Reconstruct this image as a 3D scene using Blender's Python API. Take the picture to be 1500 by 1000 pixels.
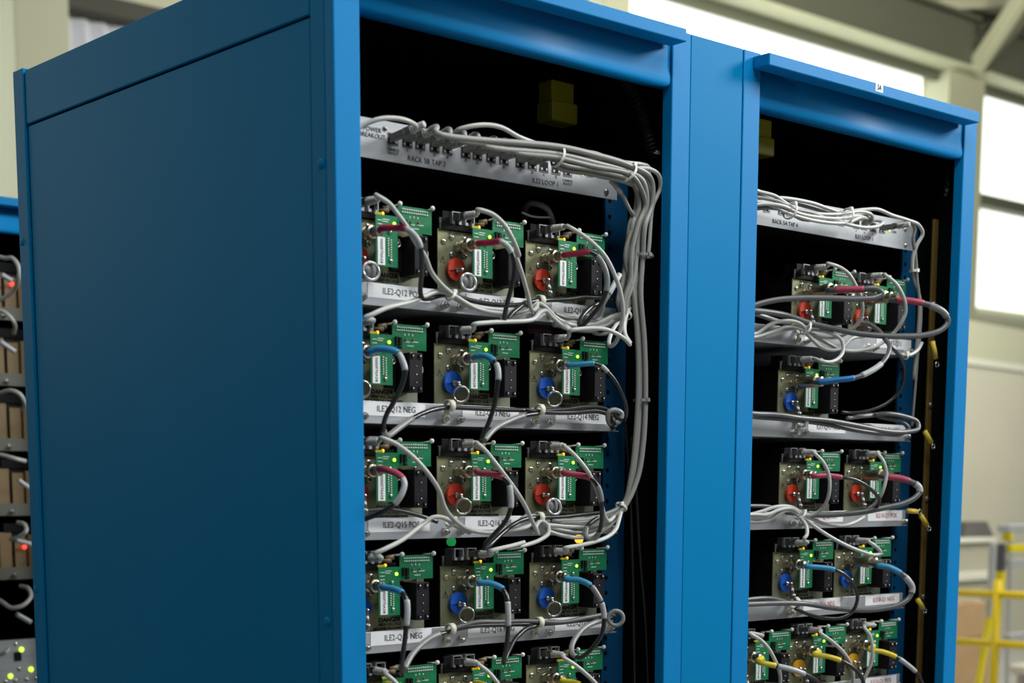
import bpy, bmesh, math, random
from mathutils import Vector, Matrix
random.seed(7)
PI = math.pi
for o in list(bpy.data.objects): bpy.data.objects.remove(o)
scene = bpy.context.scene
COL = scene.collection

# ------------------------------------------------------------------ camera
CAM = Vector((-1.08936, -1.52905, 1.48053))
RT = Vector((0.74887, -0.66272, 0.00132)); UP = Vector((0.08905, 0.10260, 0.99073)); FW = Vector((0.65671, 0.74181, -0.13585))
RT.normalize(); FW.normalize(); UP = RT.cross(FW).normalized(); RT = FW.cross(UP)
F_PX, SX, SY = 2304.894, -6.7805, 528.1316
cd = bpy.data.cameras.new('camera'); cam = bpy.data.objects.new('camera', cd); COL.objects.link(cam)
cd.sensor_width = 36; cd.sensor_fit = 'HORIZONTAL'; cd.lens = F_PX * 36 / 1500
cd.shift_x = -SX / 1500; cd.shift_y = SY / 1500
cd.clip_start = .05; cd.clip_end = 200
M3 = Matrix((RT, UP, -FW)).transposed()
cam.matrix_world = Matrix.Translation(CAM) @ M3.to_4x4()
scene.camera = cam
cd.dof.use_dof = True; cd.dof.focus_distance = 2.25; cd.dof.aperture_fstop = 5.0

def ray(u, v): return FW + RT * ((u - 750 - SX) / F_PX) - UP * ((v - 500 - SY) / F_PX)
def at(u, v, y): d = ray(u, v); return CAM + d * ((y - CAM.y) / d.y)
def atx(u, v, x): d = ray(u, v); return CAM + d * ((x - CAM.x) / d.x)

# ------------------------------------------------------------------ light
w = bpy.data.worlds.new('world'); scene.world = w; w.use_nodes = True
bg = w.node_tree.nodes['Background']; bg.inputs[0].default_value = (.80, .86, .84, 1); bg.inputs[1].default_value = .095
def area(name, loc, target, sx, sy, power, col):
    ld = bpy.data.lights.new(name, 'AREA'); ld.shape = 'RECTANGLE'; ld.size = sx; ld.size_y = sy; ld.energy = power; ld.color = col
    o = bpy.data.objects.new(name, ld); COL.objects.link(o); o.location = loc
    o.rotation_euler = (Vector(target) - Vector(loc)).to_track_quat('-Z', 'Y').to_euler(); return o
area('hall_window_light', (6.2, -3.0, 4.6), (.7, 0, 1.7), 2.0, 1.4, 370, (.98, 1.0, .98))
area('hall_skylight', (.6, -4.6, 5.2), (.6, 0, 1.6), 3.4, 2.0, 40, (.94, .98, 1.0))
area('added_overhead_fill', (.6, -1.35, 3.75), (.6, -.2, 1.7), 2.4, .5, 64, (.96, 1.0, .98))  # added light, no such fixture; brightens the upper rack fronts
area('roof_light', (9, 2.5, 5.8), (12, 9, 3), 6, 4, 620, (1.0, .99, .86))
area('hall_side_light', (-1.5, .7, 4.0), (0, .4, 1.9), 1.4, .8, 10, (.88, 1.0, .82))
vs = scene.view_settings; vs.view_transform = 'Standard'; vs.look = 'None'; vs.gamma = 1; vs.use_curve_mapping = False; vs.exposure = 0.0

# ------------------------------------------------------------------ materials
MAT = {}
def mat(name, col, rough=.5, metal=0, emit=None, es=1, bump=None, noise=None, alpha=None, spec=None, coat=0, trans=0):
    m = bpy.data.materials.new(name); m.use_nodes = True; nt = m.node_tree; b = nt.nodes['Principled BSDF']
    b.inputs['Base Color'].default_value = (*col, 1); b.inputs['Roughness'].default_value = rough; b.inputs['Metallic'].default_value = metal
    if spec is not None: b.inputs['Specular IOR Level'].default_value = spec
    if coat: b.inputs['Coat Weight'].default_value = coat; b.inputs['Coat Roughness'].default_value = .15
    if trans: b.inputs['Transmission Weight'].default_value = trans
    if emit: b.inputs['Emission Color'].default_value = (*emit, 1); b.inputs['Emission Strength'].default_value = es
    if bump or noise:
        tc = nt.nodes.new('ShaderNodeTexCoord')
    if bump:
        sc, st, dist = bump
        n = nt.nodes.new('ShaderNodeTexNoise'); n.inputs['Scale'].default_value = sc; n.inputs['Detail'].default_value = 3
        nt.links.new(tc.outputs['Object'], n.inputs['Vector'])
        bp = nt.nodes.new('ShaderNodeBump'); bp.inputs['Strength'].default_value = st; bp.inputs['Distance'].default_value = dist
        nt.links.new(n.outputs['Fac'], bp.inputs['Height']); nt.links.new(bp.outputs['Normal'], b.inputs['Normal'])
    if noise:
        sc, col2, stretch = noise
        mp = nt.nodes.new('ShaderNodeMapping'); mp.inputs['Scale'].default_value = stretch
        n = nt.nodes.new('ShaderNodeTexNoise'); n.inputs['Scale'].default_value = sc; n.inputs['Detail'].default_value = 4
        nt.links.new(tc.outputs['Object'], mp.inputs[0]); nt.links.new(mp.outputs[0], n.inputs['Vector'])
        r = nt.nodes.new('ShaderNodeMapRange'); r.inputs[1].default_value = .35; r.inputs[2].default_value = .65
        nt.links.new(n.outputs['Fac'], r.inputs[0])
        mx = nt.nodes.new('ShaderNodeMix'); mx.data_type = 'RGBA'; mx.inputs[6].default_value = (*col, 1); mx.inputs[7].default_value = (*col2, 1)
        nt.links.new(r.outputs[0], mx.inputs[0]); nt.links.new(mx.outputs[2], b.inputs['Base Color'])
    MAT[name] = m; return m
mat('blue_paint', (.0, .192, .48), .48, bump=(520, .18, .001), spec=.14)
mat('blue_panel', (.0, .180, .42), .45, bump=(900, .06, .0006), spec=.07, noise=(2.2, (.0, .190, .44), (1, 1, .6)))
mat('unlit_black', (.002, .003, .004), .7, spec=.1)  # black painted in for the lack of light inside the racks
mat('inner_blue_shaded', (.0, .045, .12), .6, spec=.2)  # rack blue darkened, interior shade put into the colour
mat('aluminium', (.60, .62, .66), .42, .75, noise=(6, (.50, .52, .57), (.4, 1, 12)))
mat('panel_metal', (.46, .47, .49), .42, .45, noise=(9, (.38, .39, .42), (.5, 1, 6)))
mat('plate_gold', (.34, .33, .17), .38, .55, noise=(14, (.28, .30, .22), (1, 1, 1)))
mat('plate_tan', (.20, .135, .065), .5, .2)
mat('steel', (.55, .54, .50), .25, .95)
mat('brass_nickel', (.50, .46, .36), .27, .95)
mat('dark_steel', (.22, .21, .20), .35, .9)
mat('shaded_aluminium', (.11, .11, .09), .5, .3)  # aluminium darkened to paint in the shade on the rear shelves
mat('black_plastic', (.005, .005, .006), .55, spec=.15)
mat('black_matte', (.003, .003, .004), .65, spec=.15)
mat('black_ribbed', (.006, .005, .004), .5, spec=.25)
mat('slate_plastic', (.011, .010, .013), .5, spec=.22)
mat('plug_grey', (.11, .11, .10), .35)
mat('pcb', (.006, .15, .060), .42, spec=.3, noise=(260, (.009, .18, .072), (1, 1, 1)))
mat('white_print', (.75, .76, .74), .5)
mat('white_nylon', (.74, .74, .68), .4)
mat('ivory_nylon', (.62, .60, .50), .45)
mat('paper', (.80, .80, .82), .55)
mat('ink', (.006, .006, .008), .8, spec=.05)
mat('ink_grey', (.06, .06, .065), .8, spec=.1)
mat('ink_red', (.45, .06, .07), .6)
mat('cable_grey', (.22, .22, .205), .38)  # darkened so the vertical bundle carries the post's shade in its colour
mat('cable_soft_shaded', (.27, .27, .255), .4)  # second bundle grey, also darkened to paint in shade
mat('cable_white', (.47, .47, .445), .38)
mat('cable_dark', (.10, .10, .105), .35)
mat('cable_black', (.014, .014, .015), .28, spec=.6)
mat('cable_mid', (.22, .22, .22), .35)
mat('sleeve_red', (.36, .018, .06), .45)
mat('sleeve_pink', (.42, .06, .10), .45)
mat('sleeve_blue', (.035, .25, .46), .42)
mat('sleeve_deepblue', (.01, .15, .42), .42)
mat('sleeve_yellow', (.70, .55, .03), .45)
mat('wire_mark', (.40, .41, .42), .35)
mat('disc_red', (.55, .035, .012), .42)
mat('disc_blue', (.006, .10, .55), .42)
mat('disc_yellow', (.85, .42, .02), .42)
mat('yellow_plastic', (.42, .38, .02), .4)
mat('brass', (.40, .25, .07), .35, .8)
mat('lug_yellow', (.60, .42, .04), .5)
mat('led_green', (.6, .9, .1), .4, emit=(.55, 1, .05), es=2.2)
mat('led_amber', (.9, .5, .05), .4, emit=(1, .45, .02), es=1.8)
mat('led_red', (.9, .1, .05), .4, emit=(1, .04, .03), es=2.5)
mat('pink_tag', (.50, .20, .20), .6)
mat('led_green_dim', (.02, .45, .12), .4, emit=(.05, .8, .2), es=.25)
mat('tan_part', (.20, .155, .085), .5)
mat('red_part', (.40, .05, .05), .5)
mat('clear_ring', (.75, .75, .78), .18, .6)
mat('wall_cream', (.50, .50, .38), .7)
mat('column_cream', (.52, .52, .37), .6)
mat('beam_olive', (.13, .135, .095), .7)
mat('beam_dark', (.055, .053, .04), .7)
mat('beam_cream', (.66, .66, .47), .6)
mat('roof_dark', (.045, .045, .033), .8)
mat('window_day', (.9, .95, .9), .5, emit=(.95, 1.0, .90), es=1.6)
mat('curtain', (.75, .75, .78), .8, emit=(.90, .92, 1.0), es=.12)  # faint emission stands in for daylight coming through the cloth
mat('partition_grey', (.52, .49, .40), .6, noise=(.9, (.47, .46, .38), (1, 1, 1)))
mat('partition_trim', (.62, .62, .54), .5)
mat('rail_yellow', (.95, .66, .003), .4)
mat('ladder_yellow', (.88, .72, .01), .45)
mat('ladder_metal', (.60, .61, .62), .4, .3)
mat('ladder_dark', (.10, .10, .12), .5)
mat('cardboard', (.46, .30, .16), .8, noise=(7, (.42, .27, .14), (1, 1, 1)))
mat('floor_grey', (.40, .39, .37), .45, noise=(1.5, (.34, .33, .32), (1, 1, 1)))
mat('cabinet_beige', (.40, .38, .30), .55)
mat('seat_grey', (.10, .095, .09), .7)

# ------------------------------------------------------------------ mesh helpers
def link(name, bm, m, parent=None, smooth=False):
    me = bpy.data.meshes.new(name); bm.to_mesh(me); bm.free()
    me.materials.append(MAT[m])
    if smooth: me.shade_smooth()
    o = bpy.data.objects.new(name, me); COL.objects.link(o)
    if parent: o.parent = parent
    return o
def empty(name, loc=(0, 0, 0), rz=0, parent=None):
    o = bpy.data.objects.new(name, None); o.empty_display_size = .05; COL.objects.link(o); o.location = loc; o.rotation_euler = (0, 0, rz)
    if parent: o.parent = parent
    return o
def tag(o, label, cat, group=None, kind=None):
    if label: o['label'] = label
    if cat: o['category'] = cat
    if group: o['group'] = group
    if kind: o['kind'] = kind
    return o
def box(bm, x0, x1, y0, y1, z0, z1, bev=0):
    r = bmesh.ops.create_cube(bm, size=1)
    bmesh.ops.scale(bm, vec=(abs(x1 - x0), abs(y1 - y0), abs(z1 - z0)), verts=r['verts'])
    bmesh.ops.translate(bm, vec=((x0 + x1) / 2, (y0 + y1) / 2, (z0 + z1) / 2), verts=r['verts'])
    if bev:
        es = {e for v in r['verts'] for e in v.link_edges}
        bmesh.ops.bevel(bm, geom=list(es), offset=bev, segments=2, profile=.5, affect='EDGES')
    return r
def Box(name, m, parent, *a, bev=0): bm = bmesh.new(); box(bm, *a, bev=bev); return link(name, bm, m, parent)
def cyl(bm, p0, p1, r0, r1=None, seg=16, caps=True):
    p0, p1 = Vector(p0), Vector(p1); r1 = r0 if r1 is None else r1; d = p1 - p0
    q = d.to_track_quat('Z', 'Y').to_matrix().to_4x4()
    bmesh.ops.create_cone(bm, cap_ends=caps, segments=seg, radius1=r0, radius2=r1, depth=d.length, matrix=Matrix.Translation((p0 + p1) / 2) @ q)
def ball(bm, c, r, sc=(1, 1, 1), seg=12):
    v = bmesh.ops.create_uvsphere(bm, u_segments=seg, v_segments=seg // 2 + 1, radius=r)['verts']
    bmesh.ops.scale(bm, vec=sc, verts=v); bmesh.ops.translate(bm, vec=c, verts=v)
def lathe(bm, p0, ax, prof, seg=20):       # prof: (distance along ax, radius)
    p0 = Vector(p0); ax = Vector(ax).normalized(); q = ax.to_track_quat('Z', 'Y').to_matrix()
    rings = []
    for d, r in prof:
        rings.append([bm.verts.new(p0 + ax * d + q @ Vector((r * math.cos(2 * PI * k / seg), r * math.sin(2 * PI * k / seg), 0))) for k in range(seg)])
    for a, b in zip(rings, rings[1:]):
        for k in range(seg): bm.faces.new((a[k], a[(k + 1) % seg], b[(k + 1) % seg], b[k]))
    bm.faces.new(rings[0][::-1]); bm.faces.new(rings[-1])
def spline(pts, n=7):
    P = [Vector(p) for p in pts]
    if len(P) == 2: return [P[0].lerp(P[1], k / n) for k in range(n + 1)]
    Q = [P[0] * 2 - P[1]] + P + [P[-1] * 2 - P[-2]]; out = []
    for i in range(1, len(Q) - 2):
        a, b, c, d = Q[i - 1:i + 3]
        t0 = 0; t1 = t0 + max((b - a).length, 1e-5) ** .5; t2 = t1 + max((c - b).length, 1e-5) ** .5; t3 = t2 + max((d - c).length, 1e-5) ** .5
        for k in range(n):
            t = t1 + (t2 - t1) * k / n
            A1 = a * ((t1 - t) / (t1 - t0)) + b * ((t - t0) / (t1 - t0)); A2 = b * ((t2 - t) / (t2 - t1)) + c * ((t - t1) / (t2 - t1)); A3 = c * ((t3 - t) / (t3 - t2)) + d * ((t - t2) / (t3 - t2))
            B1 = A1 * ((t2 - t) / (t2 - t0)) + A2 * ((t - t0) / (t2 - t0)); B2 = A2 * ((t3 - t) / (t3 - t1)) + A3 * ((t - t1) / (t3 - t1))
            out.append(B1 * ((t2 - t) / (t2 - t1)) + B2 * ((t - t1) / (t2 - t1)))
    out.append(P[-1]); return out
def sweep(bm, C, r, seg=10, rf=None, closed=False):
    n = len(C); T = []
    for i in range(n):
        a = C[i - 1] if (i or closed) else C[i]; b = C[(i + 1) % n] if (i < n - 1 or closed) else C[i]
        t = (b - a); T.append(t.normalized() if t.length > 1e-9 else Vector((0, 0, 1)))
    N = T[0].orthogonal().normalized(); rings = []
    for i in range(n):
        N = (N - T[i] * N.dot(T[i])); N = N.normalized() if N.length > 1e-6 else T[i].orthogonal().normalized()
        B = T[i].cross(N); rr = rf(i) if rf else r
        rings.append([bm.verts.new(C[i] + (N * math.cos(2 * PI * k / seg) + B * math.sin(2 * PI * k / seg)) * rr) for k in range(seg)])
    pr = list(zip(rings, rings[1:])) + ([(rings[-1], rings[0])] if closed else [])
    for a, b in pr:
        for k in range(seg): bm.faces.new((a[k], a[(k + 1) % seg], b[(k + 1) % seg], b[k]))
    if not closed: bm.faces.new(rings[0][::-1]); bm.faces.new(rings[-1])
def ringpts(c, r, u, v, n=20):
    c = Vector(c); u = Vector(u).normalized(); v = Vector(v).normalized()
    return [c + u * r * math.cos(2 * PI * k / n) + v * r * math.sin(2 * PI * k / n) for k in range(n)]
def torus(name, m, parent, c, r, rt, u=(1, 0, 0), v=(0, 0, 1), seg=8, n=20):
    bm = bmesh.new(); sweep(bm, ringpts(c, r, u, v, n), rt, seg, closed=True); return link(name, bm, m, parent, True)
def prism_y(bm, poly, y0, y1):
    a = [bm.verts.new((x, y0, z)) for x, z in poly]; b = [bm.verts.new((x, y1, z)) for x, z in poly]
    bm.faces.new(a); bm.faces.new(b[::-1])
    for i in range(len(poly)): j = (i + 1) % len(poly); bm.faces.new((a[j], a[i], b[i], b[j]))
    bmesh.ops.recalc_face_normals(bm, faces=bm.faces[:])
TXT = {}
def text(name, s, size, loc, m, parent=None, rot=0, align='CENTER', width=1.0, bold=0.0):
    key = (s, size, m, align, width, bold, rot)
    if key not in TXT:
        cu = bpy.data.curves.new('lettering', 'FONT'); cu.body = s; cu.size = size; cu.align_x = align; cu.align_y = 'CENTER'
        cu.extrude = .00008; cu.resolution_u = 2; cu.offset = bold; cu.space_line = .9
        t = bpy.data.objects.new('lettering_source', cu); COL.objects.link(t)
        bpy.context.view_layer.update()
        me = bpy.data.meshes.new_from_object(t.evaluated_get(bpy.context.evaluated_depsgraph_get()))
        bpy.data.objects.remove(t); bpy.data.curves.remove(cu)
        me.transform(Matrix.Scale(width, 4, (1, 0, 0))); me.transform(Matrix.Rotation(rot, 4, 'Z')); me.transform(Matrix.Rotation(PI / 2, 4, 'X'))
        me.materials.clear(); me.materials.append(MAT[m]); TXT[key] = me
    o = bpy.data.objects.new(name, TXT[key]); COL.objects.link(o); o.location = loc
    if parent: o.parent = parent
    return o
def copy_tree(o, parent=None):
    c = o.copy(); COL.objects.link(c)
    if parent: c.parent = parent
    for ch in list(o.children): copy_tree(ch, c)
    return c
def screw(parent, x, y, z, r=.0032, m='steel', name='screw', head=.0022):
    bm = bmesh.new()
    lathe(bm, (0, 0, 0), (0, -1, 0), [(0, r), (head * .4, r), (head * .8, r * .8), (head, r * .45)], 12)
    o = link(name, bm, m, parent, True); o.location = (x, y, z); return o

# ------------------------------------------------------------------ the hall behind (wall 9 m back)
def struct(name, m, *a): return tag(Box(name, m, None, *a), None, None, kind='structure')
YW = 9.0
struct('floor', 'floor_grey', -9, 26, -7, 14, -.1, 0)
struct('wall_back', 'wall_cream', -4, 26, YW + .25, YW + .4, 0, 8.2)
struct('ceiling', 'roof_dark', -4, 26, 3.0, YW + .4, 8.2, 8.35)
def window(i, x0, x1, z0, z1, m='window_day'):
    o = tag(empty('window_%d' % i, ((x0 + x1) / 2, YW + .2, z0)), None, None, kind='structure')
    Wd = (x1 - x0) / 2
    Box('pane', m, o, -Wd, Wd, 0, .02, 0, z1 - z0)
    return o
wi = 1
for x0, x1 in ((-3.9, 3.62), (4.07, 9.3), (9.65, 14.62), (15.34, 25.5)):
    for z0, z1 in ((3.62 if x0 > 4.5 else 2.6, 4.75), (4.86, 6.06)):
        if x0 == 4.07 and z0 == 2.6: continue
        window(wi, x0, x1, z0, z1); wi += 1
# pleated blind inside the lower left window
bm = bmesh.new(); n = 46; prev = None
for k in range(n + 1):
    x = 4.07 + (7.4 - 4.07) * k / n; y = YW + .12 + (.05 if k % 2 else -.02)
    v = [bm.verts.new((x, y, 2.6)), bm.verts.new((x, y, 4.72))]
    if prev: bm.faces.new((prev[0], v[0], v[1], prev[1]))
    prev = v
r_ = bmesh.ops.solidify(bm, geom=bm.faces[:], thickness=.008)
tag(link('pleated_curtain', bm, 'curtain'), 'white pleated curtain in the far window at upper left beside the column', 'curtain')
tag(Box('window_transom', 'beam_dark', None, 4.07, 14.62, YW - .02, YW + .19, 4.74, 4.87, bev=.01), 'dark horizontal steel transom across the far wall above the pleated curtain', 'beam')
tag(Box('window_transom', 'beam_olive', None, 15.36, 25.5, YW + .0, YW + .19, 4.74, 4.87, bev=.01), 'olive horizontal transom across the bright window right of the racks', 'beam')
tag(Box('window_sill', 'column_cream', None, 4.07, 9.2, YW + .02, YW + .19, 4.87, 5.0, bev=.01), 'cream ledge above the dark transom over the pleated curtain', 'ledge')
def column(x0, x1, y0, y1, lab):
    o = empty('steel_column', ((x0 + x1) / 2, y0, 0)); h = (x1 - x0) / 2; D = y1 - y0
    Box('flange', 'column_cream', o, -h, h, 0, .05, 0, 6.1, bev=.01)
    Box('flange', 'column_cream', o, -h, h, D - .05, D, 0, 6.1, bev=.01)
    Box('web', 'column_cream', o, -h * .15, h * .15, .05, D - .05, 0, 6.1)
    Box('cladding', 'wall_cream', o, h * .55, h * .98, .05, D - .05, 0, 6.05)
    Box('cladding', 'wall_cream', o, -h * .98, -h * .55, .05, D - .05, 0, 6.05)
    tag(o, lab, 'column')
column(3.66, 4.05, YW - .28, YW + .15, 'cream steel column at the far left behind the blue rack')
column(9.32, 9.62, YW - .1, YW + .15, 'cream steel column glimpsed above the header of the left rack')
column(14.62, 15.34, YW - .15, YW + .18, 'cream steel column behind the top right corner of the right rack')
# crane beams carried on the columns
def girder(x0, x1, lab):
    o = empty('crane_beam', ((x0 + x1) / 2, YW, 6.00)); h = (x1 - x0) / 2
    Box('lower_flange', 'beam_cream', o, -h, h, -.30, -.03, .06, .10, bev=.005)
    Box('web', 'beam_olive', o, -h, h, -.20, -.15, .10, .60)
    Box('under_web', 'beam_olive', o, -h, h, -.02, .04, -.04, .06)
    Box('upper_flange', 'beam_olive', o, -h, h, -.30, -.03, .60, .64, bev=.005)
    tag(o, lab, 'beam')
girder(-3.5, 9.3, 'long crane beam high on the far wall, left stretch above the racks')
girder(9.4, 15.0, 'long olive crane beam with bright cream lower flange above both racks')
girder(15.2, 25.5, 'crane beam with cream lower flange at the right edge beyond the column')
def strut(name, p0, p1, wx, m, lab, cat='roof brace'):
    p0, p1 = Vector(p0), Vector(p1); bm = bmesh.new(); L = (p1 - p0).length
    box(bm, -wx / 2, wx / 2, -wx / 2, wx / 2, 0, L, .008); o = link(name, bm, m); o.location = p0
    o.rotation_euler = (p1 - p0).to_track_quat('Z', 'X').to_euler(); return tag(o, lab, cat)
XC = 15.05
strut('roof_brace', atx(1424, 106, XC), atx(1512, -25, XC), .15, 'beam_cream', 'bright cream diagonal brace rising from the column head at upper right')
strut('roof_brace', atx(1436, 104, XC + .1), atx(1530, -5, XC + .1), .08, 'beam_olive', 'thin olive diagonal brace just behind the bright one at upper right')
strut('roof_truss_chord', at(1375, 8, 8.9), at(1490, 4, 8.9), .11, 'beam_cream', 'pale horizontal truss bar near the top right corner of the picture', 'truss')
strut('roof_truss_chord', at(1438, 100, 8.9), at(1512, 74, 8.9), .12, 'beam_olive', 'olive truss bar running right from the column head', 'truss')
strut('roof_truss_chord', at(1370, 18, 9.1), at(1512, 42, 9.1), .14, 'beam_dark', 'dark sloping roof truss member below the pale horizontal bar', 'truss')
strut('roof_brace', at(1458, 84, 8.9), at(1505, 20, 8.9), .09, 'beam_olive', 'slim olive web member of the truss at the right picture edge')

# partition, cabinet, boxes, railing and ladder at lower right
A = at(1340, 512, 6.0); B = at(1640, 509, 6.6); dr = (B - A); dr.z = 0; ang = math.atan2(dr.y, dr.x)
po = empty('partition_wall', (A.x, A.y, 0), ang); L = dr.length
Box('panel', 'partition_grey', po, 0, L, 0, .08, 0, A.z - .06); Box('top_rail', 'partition_trim', po, 0, L, -.02, .09, A.z - .06, A.z)
Box('upper_board', 'wall_cream', po, 0, L, .3, .36, A.z - .3, A.z + .38)
tag(po, 'tall plain grey-beige partition with pale top edge right of the racks', 'partition')
g0 = at(1385, 790, 4.9); g1 = at(1452, 792, 4.9)
cb = empty('storage_cabinet', ((g0.x + g1.x) / 2, 4.9, 0)); hw = (g1.x - g0.x) / 2; zt = g0.z
Box('body', 'cabinet_beige', cb, -hw, hw, 0, .5, .70, zt - .03, bev=.01); Box('top', 'partition_trim', cb, -hw - .03, hw + .03, -.03, .53, zt - .03, zt, bev=.005)
Box('shelf', 'partition_trim', cb, -hw - .03, hw + .03, -.03, .5, .80, .86, bev=.005)
for sx_ in (-hw, hw - .04):
    for sy_ in (0, .45): Box('leg', 'ladder_metal', cb, sx_, sx_ + .04, sy_, sy_ + .04, 0, .70)
tag(cb, 'low beige bench cabinet with white edges behind the yellow railing', 'cabinet')
bm = bmesh.new(); p = at(1405, 790, 5.1); q = at(1447, 790, 5.1); zz = at(1420, 764, 5.1).z
prism_y(bm, [(0, 0), (q.x - p.x, 0), (q.x - p.x - .1, zz - zt), (0, zz - zt)], 0, .12)
mo = link('seat_cushion', bm, 'seat_grey'); mo.location = (p.x, 5.05, zt + .001); tag(mo, 'dark grey slanted back cushion standing on the beige bench cabinet', 'cushion')
cbp = at(1404, 975, 4.4); cq = at(1437, 975, 4.4)
for k, (z0, z1, lab) in enumerate(((.0, .46, 'brown cardboard box on the floor, bottom of the stack behind the railing'), (.462, .70, 'brown cardboard box on top of the stack behind the railing'))):
    o = empty('cardboard_box', ((cbp.x + cq.x) / 2, 4.4, z0)); h = .24
    Box('body', 'cardboard', o, -h, h, 0, .45, 0, z1 - z0 - .004, bev=.004); Box('packing_tape', 'tan_part', o, -.03, .03, -.001, .451, z1 - z0 - .004, z1 - z0 - .001)
    tag(o, lab, 'box', 'cardboard boxes behind the railing')
tb = empty('low_platform', (9.6, 3.9, 0)); Box('deck', 'partition_trim', tb, -.9, .9, -.3, .4, .2, .26, bev=.01)
for sx_ in (-.85, .8):
    for sy_ in (-.25, .3): Box('leg', 'ladder_metal', tb, sx_, sx_ + .05, sy_, sy_ + .05, 0, .2)
tag(tb, 'low pale platform on the floor beyond the yellow railing', 'platform')
XR = 6.6
ro = empty('safety_railing', (XR, 3, 0))
def railbar(u, v): return atx(u, v, XR)
for nm, (u0, v0, u1, v1) in (('top_rail', (1380, 866.5, 1540, 873.5)), ('middle_rail', (1380, 937, 1540, 948))):
    a = railbar(u0, v0); b = railbar(u1, v1); bm = bmesh.new(); cyl(bm, a - ro.location, b - ro.location, .021, seg=14); link(nm, bm, 'rail_yellow', ro, True)
for u in (1461, 1580):
    a = atx(u, 868, XR) - ro.location; bm = bmesh.new(); cyl(bm, (a.x, a.y, -.0), (a.x, a.y, a.z + .07), .024, seg=14); link('post', bm, 'rail_yellow', ro, True)
for u in (1330, ):
    a = atx(u, 862, XR) - ro.location; bm = bmesh.new(); cyl(bm, (a.x, a.y, 0), (a.x, a.y, a.z), .024, seg=14); link('post', bm, 'rail_yellow', ro, True)
tag(ro, 'yellow tubular safety railing in the lower right background', 'railing')
YL = 3.3
def LP(u, v, y=YL): return at(u, v, y)
lo = empty('step_ladder', (LP(1480, 900).x, YL, 0)); O = Vector(lo.location)
def bar(nm, a, b, m, wd=.05, dp=.03):
    a = a - O; b = b - O; bm = bmesh.new(); L = (b - a).length; box(bm, -wd / 2, wd / 2, -dp / 2, dp / 2, 0, L, .004)
    bmesh.ops.transform(bm, matrix=Matrix.Translation(a) @ (b - a).to_track_quat('Z', 'Y').to_matrix().to_4x4(), verts=bm.verts); link(nm, bm, m, lo)
a = LP(1468, 800); f = LP(1437, 975); f2 = f + (f - a) * .62; f2.z = .0; bar('leg', f2, LP(1455, 868), 'ladder_yellow', .035); 
bar('leg', Vector((LP(1476, 1000, YL + .45).x, YL + .45, 0)), LP(1480, 775, YL + .25), 'ladder_metal', .03)
bar('leg', Vector((LP(1520, 1000).x, YL, 0)), LP(1512, 775), 'ladder_yellow')
bar('leg', Vector((LP(1525, 1000, YL + .45).x, YL + .45, 0)), LP(1520, 775, YL + .25), 'ladder_metal', .03)
bar('side_rail', LP(1449, 905), LP(1455, 796), 'ladder_metal', .035); bar('side_rail', LP(1464, 868), LP(1466, 834), 'ladder_yellow', .05)
bar('hinge_plate', LP(1465, 836), LP(1466, 796), 'ladder_dark', .055)
bar('corner_block', LP(1476, 792), LP(1476, 776), 'ladder_yellow', .055)
c0 = LP(1472, 772) - O; c1 = LP(1522, 776) - O
Box('top_cap', 'ladder_metal', lo, c0.x, c1.x, -.03, .05, c0.z - .03, c0.z + .015, bev=.008)
for v, mm, t in ((803, 'ladder_yellow', .04), (824, 'ladder_metal', .04), (932, 'ladder_metal', .03)):
    c = LP(1477, v) - O; Box('step', mm, lo, c.x - .02, c1.x, -.03, .03, c.z - t / 2, c.z + t / 2, bev=.005)
tag(lo, 'yellow and grey step ladder standing beyond the railing at right', 'ladder')

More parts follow.
